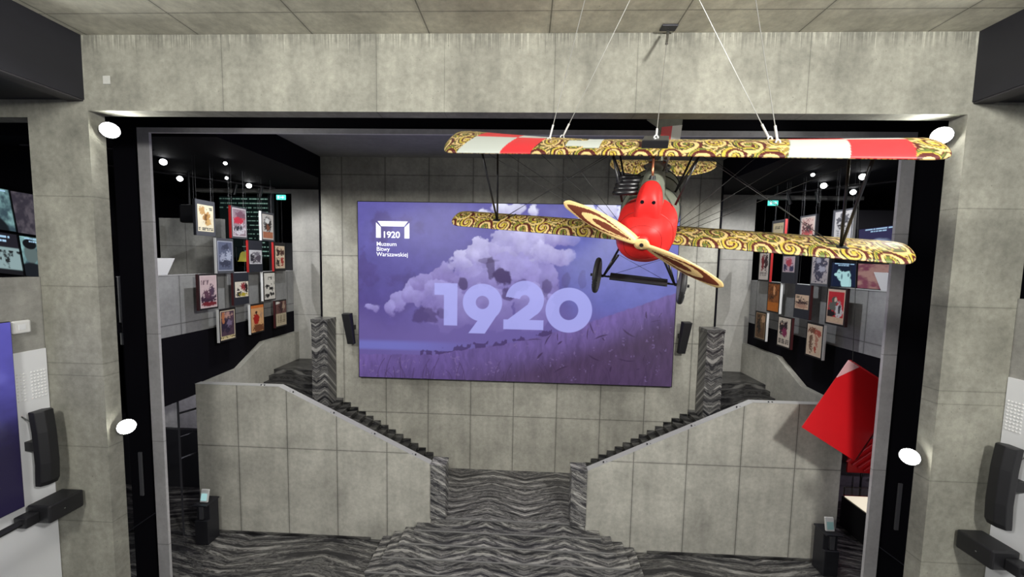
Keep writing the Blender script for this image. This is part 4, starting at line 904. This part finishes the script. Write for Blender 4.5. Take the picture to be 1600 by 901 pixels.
# ================================================================== UPPER GALLERY CONTENTS
for s, side in ((-1, 'left'), (1, 'right')):
    lc = thing('info_lectern', 'white sloping lectern board standing on the %s gallery parapet end' % side, 'lectern', (s*9.3, 9.5, 7.71))
    local(lc, MB().prism([(8.75, 7.72), (9.62, 7.72), (9.86, 8.17), (8.75, 8.17)], 'X', s*9.20, s*9.24).build('board', m_whitep, bevel=.006))
    local(lc, MB().box((s*9.24, 8.9, 7.716), (s*9.40, 9.5, 7.9)).build('foot', m_darksteel))
    ex = thing('exit_sign', 'small glowing green exit sign high over the %s gallery door' % side, 'exit sign', (s*9.85, 15.6, 10.6))
    p0 = atY(438.5 if s < 0 else 1208.5, 308 if s < 0 else 317, 15.6)
    local(ex, MB().box((p0[0] - .19, 15.6, p0[2] - .10), (p0[0] + .19, 15.66, p0[2] + .10)).build('panel', m_exit, bevel=.006))
    ar = MB().prism([(p0[0] - .02, p0[2] - .02), (p0[0] + .08, p0[2] - .02), (p0[0] + .08, p0[2] - .06), (p0[0] + .15, p0[2]), (p0[0] + .08, p0[2] + .06), (p0[0] + .08, p0[2] + .02), (p0[0] - .02, p0[2] + .02)], 'Y', 15.599, 15.592).box((p0[0] - .13, 15.592, p0[2] - .06), (p0[0] - .06, 15.599, p0[2] + .06))
    local(ex, ar.build('arrow', m_exitw))
    local(ex, MB().tube([(p0[0], 15.63, p0[2] + .1), (p0[0], 15.63, 11.34)], .008, 6).build('drop_rod', m_darksteel))
# ceiling spotlights
LT = [((255, 253), 11.0, -1), ((281, 279), 11.0, -1), ((354, 278), 11.0, -1), ((389, 290), 11.0, -1), ((352, 255), 11.0, -1), ((1287, 290), 11.0, 1), ((1348, 276), 11.0, 1), ((1333, 300), 11.0, 1), ((1270, 273), 11.0, 1)]
names = ['leftmost', 'bright one above the hanging speaker', 'small one in the middle', 'one nearest the exit sign', 'dim upper one', 'small one near the wing strut', 'upper right', 'lower right between struts', 'dim one']
for ((px, py_), zc, s), nm in zip(LT, names):
    p = atZ(px, py_, zc - .12)
    t = thing('ceiling_spotlight', 'white lit ceiling spotlight in the dark %s gallery, %s' % ('left' if s < 0 else 'right', nm), 'spotlight', (p[0], p[1], 10.85), group=None)
    big = .085 if nm in ('leftmost', 'bright one above the hanging speaker', 'one nearest the exit sign', 'small one near the wing strut', 'upper right', 'lower right between struts') else .045
    d = np.array([CAM[0]*.5 - p[0], -p[1] + 4, -3.5]); d = d/np.linalg.norm(d); q = np.array([p[0], p[1], zc - .12])
    local(t, MB().tube([q - d*.22, q], big*1.05, 12).build('can', m_black2))
    local(t, MB().tube([q, q + d*.012], big, 12).build('lens', m_spotl))
    local(t, MB().tube([(q - d*.12), (q[0] - d[0]*.12, q[1] - d[1]*.12, 11.0 if q[1] < 15 else 11.35)], .014, 6).build('stem', m_black2))
for s, side in ((-1, 'left'), (1, 'right')):
    tr = thing('light_track', 'dark grey light track across the %s gallery ceiling' % side, 'light track', (s*10.5, 13, 10.9))
    local(tr, MB().tube([(s*13.5, 10.0, 10.96), (s*9.6, 14.6, 10.96)], .03, 4).tube([(s*12.5, 9.2, 10.97), (s*9.4, 9.6, 10.97)], .025, 4).build('rail', m_ductu))
    for k, (xx, yy_) in enumerate(((10.6, 13.9), (9.9, 14.3))):
        c2 = thing('track_spotlight', 'unlit black cylinder spotlight under the %s gallery ceiling, %s' % (side, ('outer', 'inner')[k]), 'spotlight', (s*xx, yy_, 10.7))
        local(c2, MB().tube([(s*xx, yy_, 10.95), (s*(xx + .08), yy_ - .05, 10.55)], .055, 12).build('can', m_black2))
        local(c2, MB().tube([(s*xx, yy_, 10.90), (s*xx, yy_, 11.0)], .02, 8).build('stem', m_black2))
hk = thing('hanging_speaker', 'black loudspeaker hanging on a pole in the left gallery', 'speaker', (-10.83, 12.1, 9.3))
local(hk, MB().box((-11.1, 12.0, 9.33), (-10.5, 12.3, 9.93)).build('cabinet', m_black2, bevel=.06))
local(hk, MB().tube([(-10.85, 12.15, 9.9), (-10.85, 12.15, 11.0)], .03, 8).build('pole', m_black2))
# text wall in the left gallery
tw = thing('text_panel', 'black wall panel with lines of small pale green lettering behind the left posters', 'panel', (-12.4, 17.0, 7.0))
local(tw, MB().box((-14.0, 17.0, 6.62), (-11.2, 17.15, 11.1)).build('panel', flat('panel_black', (.006, .01, .01), .4)))
nu, nv = 260, 210; uu, vv = np.meshgrid(np.linspace(0, 1, nu), np.linspace(0, 1, nv), indexing='ij')
row = np.floor((1 - vv)*14.0); fr = ((1 - vv)*14.0) % 1
wd = (vnoise(uu*85, row*3, 6) > .36) & (np.abs(fr - .5) < .12) & (uu > .25 + .3*vnoise(row*1.7, row*0, 5)*(row > 2) - .25*(row < 5)) & (uu < .96)
cc = np.where(wd[..., None], srgb([140, 178, 164])*(.25 + .5*uu[..., None]), srgb([10, 18, 18]))
local(tw, fast_grid('lettering', np.stack([-13.9 + uu*2.6, np.full(uu.shape, 16.995), 8.2 + vv*2.8], -1), cc, m_tv))
bl = thing('bell', 'small yellow bell in a dark frame below the text panel', 'bell', (-11.9, 15.9, 7.9))
pb_ = atY(381.5, 402, 16.0); n = 24
prf = [(.0, .26), (.07, .25), (.13, .18), (.16, .05), (.20, -.12), (.24, -.18)]
P = np.stack([np.stack([pb_[0] + r*np.cos(np.linspace(0, 2*PI, n, False)), 16.0 + r*np.sin(np.linspace(0, 2*PI, n, False)), np.full(n, pb_[2] + z)], -1) for r, z in prf])
local(bl, MB().grid(P, True).build('bell_body', m_bell, smooth=True))
x_, z_ = pb_[0], pb_[2]
local(bl, MB().tube([(x_ - .35, 16, z_ - .4), (x_ - .35, 16, z_ + .45), (x_ + .35, 16, z_ + .45), (x_ + .35, 16, z_ - .4), (x_ - .35, 16, z_ - .4)], .02, 6).tube([(x_, 16, z_ + .25), (x_, 16, z_ + .45)], .012, 6).tube([(x_, 16, 6.6), (x_, 16, z_ - .4)], .03, 6).build('stand', m_darksteel))
# doorway column next to the text wall
struct('wall_gallery_column', MB().box((-11.15, 16.6, 6.6), (-9.0, 16.8, 8.9)).box((-10.9, 16.0, 6.6), (-10.75, 16.2, 11.3)), flat('dark_grey_wall', (.06, .06, .065), .6))

# ================================================================== WALL DISPLAYS
def tvart(kind, seed):
    nx, ny = 60, 60; x, y = np.meshgrid(np.linspace(0, 1, nx), np.linspace(0, 1, ny), indexing='ij'); y = 1 - y; n = fbm(x*5, y*5, 4, seed); n2 = fbm(x*16, y*16, 3, seed)
    if kind == 'head':      # face in profile, pale on blue-black
        c = np.ones((nx, ny, 3))*srgb([26, 34, 58]); pale = srgb([168, 212, 214])
        d = np.minimum(np.hypot((x - .52)/.26, (y - .48)/.33), np.hypot((x - .62)/.2, (y - .85)/.3)); d = np.minimum(d, np.hypot((x - .26)/.10, (y - .50)/.07))
        c = mix(c, pale, sstep(1.05, .9, d + .3*(n - .5))); c = mix(c, srgb([24, 32, 50]), sstep(1.1, .9, np.hypot((x - .58)/.30, (y - .20)/.17) + .5*(n2 - .5)))
        for (cx, cy, rx, ry) in ((.34, .42, .05, .02), (.70, .50, .04, .08), (.33, .66, .06, .015), (.45, .58, .03, .12)): c = mix(c, srgb([60, 84, 100]), .8*sstep(1.2, .8, np.hypot((x - cx)/rx, (y - cy)/ry)))
    elif kind == 'half':
        c = np.ones((nx, ny, 3))*srgb([52, 50, 84]); c = mix(c, srgb([150, 168, 196]), sstep(1.1, .8, np.hypot((x - .55)/.34, (y - .75)/.42) + .3*(n - .5)))
        for (cx, cy, rx, ry) in ((.36, .62, .07, .025), (.66, .70, .04, .09), (.5, .5, .3, .04)): c = mix(c, srgb([60, 64, 96]), .7*sstep(1.2, .8, np.hypot((x - cx)/rx, (y - cy)/ry)))
    elif kind == 'bust':
        c = mix(srgb([150, 196, 196])*np.ones((nx, ny, 3)), srgb([60, 80, 90]), sstep(.2, .9, n + .3*y)); c = mix(c, srgb([96, 112, 112]), sstep(1.05, .9, np.hypot((x - .30)/.22, (y - .42)/.26))); c = mix(c, srgb([16, 18, 22]), sstep(1.05, .9, np.hypot((x - .30)/.24, (y - .18)/.13))); c = mix(c, srgb([26, 30, 36]), sstep(1.05, .9, np.hypot((x - .3)/.55, (y - .98)/.34)))
    elif kind == 'group':
        c = mix(srgb([36, 34, 42])*np.ones((nx, ny, 3)), srgb([146, 170, 172]), sstep(.33, .36, y)); c = mix(c, srgb([40, 44, 46]), sstep(.5, .6, vnoise(x*9, y*3, 5)*.7 + n2*.35)*(y > .42)*(y < .85)); c = mix(c, srgb([28, 28, 32]), sstep(.86, .9, y))
    elif kind == 'dim':
        c = mix(srgb([56, 52, 62])*np.ones((nx, ny, 3)), srgb([90, 84, 92]), sstep(.4, .7, n))
    else:
        c = mix(srgb([112, 62, 78])*np.ones((nx, ny, 3)), srgb([150, 116, 110]), sstep(.4, .7, n + .2*(.5 - np.abs(x - .5))))
    if kind in ('head', 'half', 'group', 'bust'):
        for r, (y0, x0, x1) in enumerate(((.045, .12, .9), (.11, .3, .7)) if kind != 'group' else ((.08, .05, .8), (.19, .05, .7))):
            t = (np.abs(y - y0) < .022) & (x > x0) & (x < x1) & (vnoise(x*40, x*0 + r, 9) > .22); c = np.where(t[..., None], srgb([176, 214, 244]), c)
    return c
def tv(corners, kind, label, Y, seed, tilt=0):
    (x0, y0), (x1, y1), (x2, y2), (x3, y3) = corners   # TL TR BR BL in the photo, on the plane Y
    A, B, C_, D = [atY(*p, Y) for p in corners]
    t = thing('wall_display', label, 'screen', tuple((A + B + C_ + D)/4)); nx, ny = 60, 60
    u, v = np.meshgrid(np.linspace(.015, .985, nx), np.linspace(.015, .985, ny), indexing='ij')
    P = (D[None, None]*(1 - u[..., None]) + C_[None, None]*u[..., None])*(1 - v[..., None]) + (A[None, None]*(1 - u[..., None]) + B[None, None]*u[..., None])*v[..., None]
    P[..., 1] -= .012; local(t, fast_grid('picture', P, tvart(kind, seed), m_tv))
    q = [A, B, C_, D]; mb = MB().add([tuple(p) for p in q] + [tuple(p + [0, .08, 0]) for p in q], [(3, 2, 1, 0), (4, 5, 6, 7), (0, 1, 5, 4), (1, 2, 6, 5), (2, 3, 7, 6), (3, 0, 4, 7)]); local(t, mb.build('bezel', m_black2))
    return t
tv([(1341, 358), (1404, 350), (1404, 408), (1339, 408)], 'half', 'display with a blue-grey face and white caption, above the right wing tip', 13.6, 3)
tv([(1297, 409), (1339, 411), (1337, 449), (1295, 447)], 'head', 'display with a pale blue man\'s profile, below the right wing', 13.6, 5)
tv([(1340, 411), (1405, 413), (1403, 454), (1338, 450)], 'warm', 'reddish display between the profile display and the white lectern', 13.6, 8)
tv([(-42, 286), (14, 296), (27, 363), (-34, 354)], 'bust', 'wall display with a dark-haired person bust, upper left beyond the pier', 9.6, 4)
tv([(16, 297), (70, 306), (78, 371), (29, 364)], 'dim', 'dim wall display next to the bust picture, beyond the left pier', 9.6, 6)
tv([(-34, 357), (27, 366), (39, 431), (-26, 424)], 'group', 'wall display with a group photo and white caption, beyond the left pier', 9.6, 7)
tv([(30, 367), (78, 374), (88, 438), (41, 431)], 'bust', 'pale wall display behind the left pier edge, lowest', 9.6, 12)
struct('wall_display_back_left', MB().box((-16, 9.75, 6.6), (-11.6, 9.85, 11.2)), m_black)
struct('wall_display_back_right', MB().box((11.2, 13.75, 6.6), (16, 13.85, 10.3)), flat('dark_plum_wall', (.03, .028, .035), .6))

# ================================================================== RED BLOCK, PASSAGE CONTENTS
rb = thing('red_block', 'big tilted red slab hanging beside the right end of the stair wall', 'red slab', (8.6, 9.2, 4.6))
A = atY(1325, 562, 9.3); B = atY(1252, 667, 9.0); C_ = atY(1335, 720, 9.0); D = A + (C_ - B)
F = [A, B, C_, D]; dep = np.array([.16, .11, -.02]); G = [p + dep for p in F]
local(rb, MB().add([tuple(p) for p in F + G], [(0, 1, 2, 3), (7, 6, 5, 4), (0, 4, 5, 1), (1, 5, 6, 2), (2, 6, 7, 3), (3, 7, 4, 0)]).build('slab', m_red, bevel=.01))
tt = A*.97 + D*.03; tri = [A, A + (B - A)*.26, A + (D - A)*.20]
local(rb, MB().add([tuple(p + np.array([0, -.006, .0])) for p in tri] + [tuple(p + np.array([0, -.03, .0])) for p in tri], [(0, 1, 2), (5, 4, 3), (0, 3, 4, 1), (1, 4, 5, 2), (2, 5, 3, 0)]).build('painted_reflection', flat('reflection_pink', (.75, .42, .44), .4)))  # gloss reflection on the slab's corner, painted as a pale pink triangle
local(rb, MB().tube([A + dep*.5 + np.array([.08, 0, -.05]), (A[0] + .1, A[1] + .25, 10.99)], .006, 6).tube([D + dep*.5 - np.array([.1, 0, .03]), (D[0] - .1, D[1] + .3, 10.99)], .006, 6).build('hanging_wire', m_dwire))
ca = thing('display_case', 'dark low display case with a lit pale top in the right passage', 'display case', (11.5, 11.6, 0))
local(ca, MB().box((10.65, 10.9, 0), (12.6, 11.9, .98)).build('base', m_black2, bevel=.01))
local(ca, MB().box((10.70, 10.95, .985), (12.55, 11.85, 1.02)).build('lit_top', flat('lit_paper', (.8, .75, .65), .5, emis=(1, .9, .7), es=.75)))
m_glass, nt, b_ = mat_new('clear_glass'); b_.inputs['Transmission Weight'].default_value = 1; b_.inputs['Roughness'].default_value = .02; b_.inputs['IOR'].default_value = 1.1
local(ca, MB().box((10.68, 11.83, 1.022), (12.57, 11.88, 1.30)).build('glass_pane', m_glass))
rr_ = thing('red_lattice_panel', 'glossy red ribbed panel low behind the red slab', 'panel', (12.2, 12.9, 1.6))
b_ = MB()
for k in range(6): b_.tube([(11.4 + .2*k, 12.7, 1.7 - .1*k), (12.2 + .2*k, 12.7, 2.35 - .1*k)], .03, 6)
b_.box((11.5, 12.75, 1.3), (13.3, 12.8, 2.5)); local(rr_, b_.build('panel', m_red)); local(rr_, MB().tube([(12.0, 12.78, 0), (12.0, 12.78, 1.3)], .03, 6).tube([(13.1, 12.78, 0), (13.1, 12.78, 1.3)], .03, 6).build('leg', m_darksteel))
sf = thing('steel_frame', 'dark steel open frame beside the left end of the stair wall', 'frame', (-9.3, 10.2, 0))
local(sf, MB().tube([(-9.55, 10.1, 0), (-9.55, 10.1, 4.19)], .035, 4).tube([(-9.55, 10.1, 3.7), (-9.2, 10.9, 3.7)], .03, 4).tube([(-9.55, 10.1, 3.0), (-9.2, 10.9, 3.0)], .02, 4).tube([(-9.55, 10.1, 2.35), (-9.2, 10.9, 2.35)], .03, 4).tube([(-9.2, 10.9, 0), (-9.2, 10.9, 4.19)], .03, 4).build('frame', m_darksteel))
bpy.context.view_layer.update()
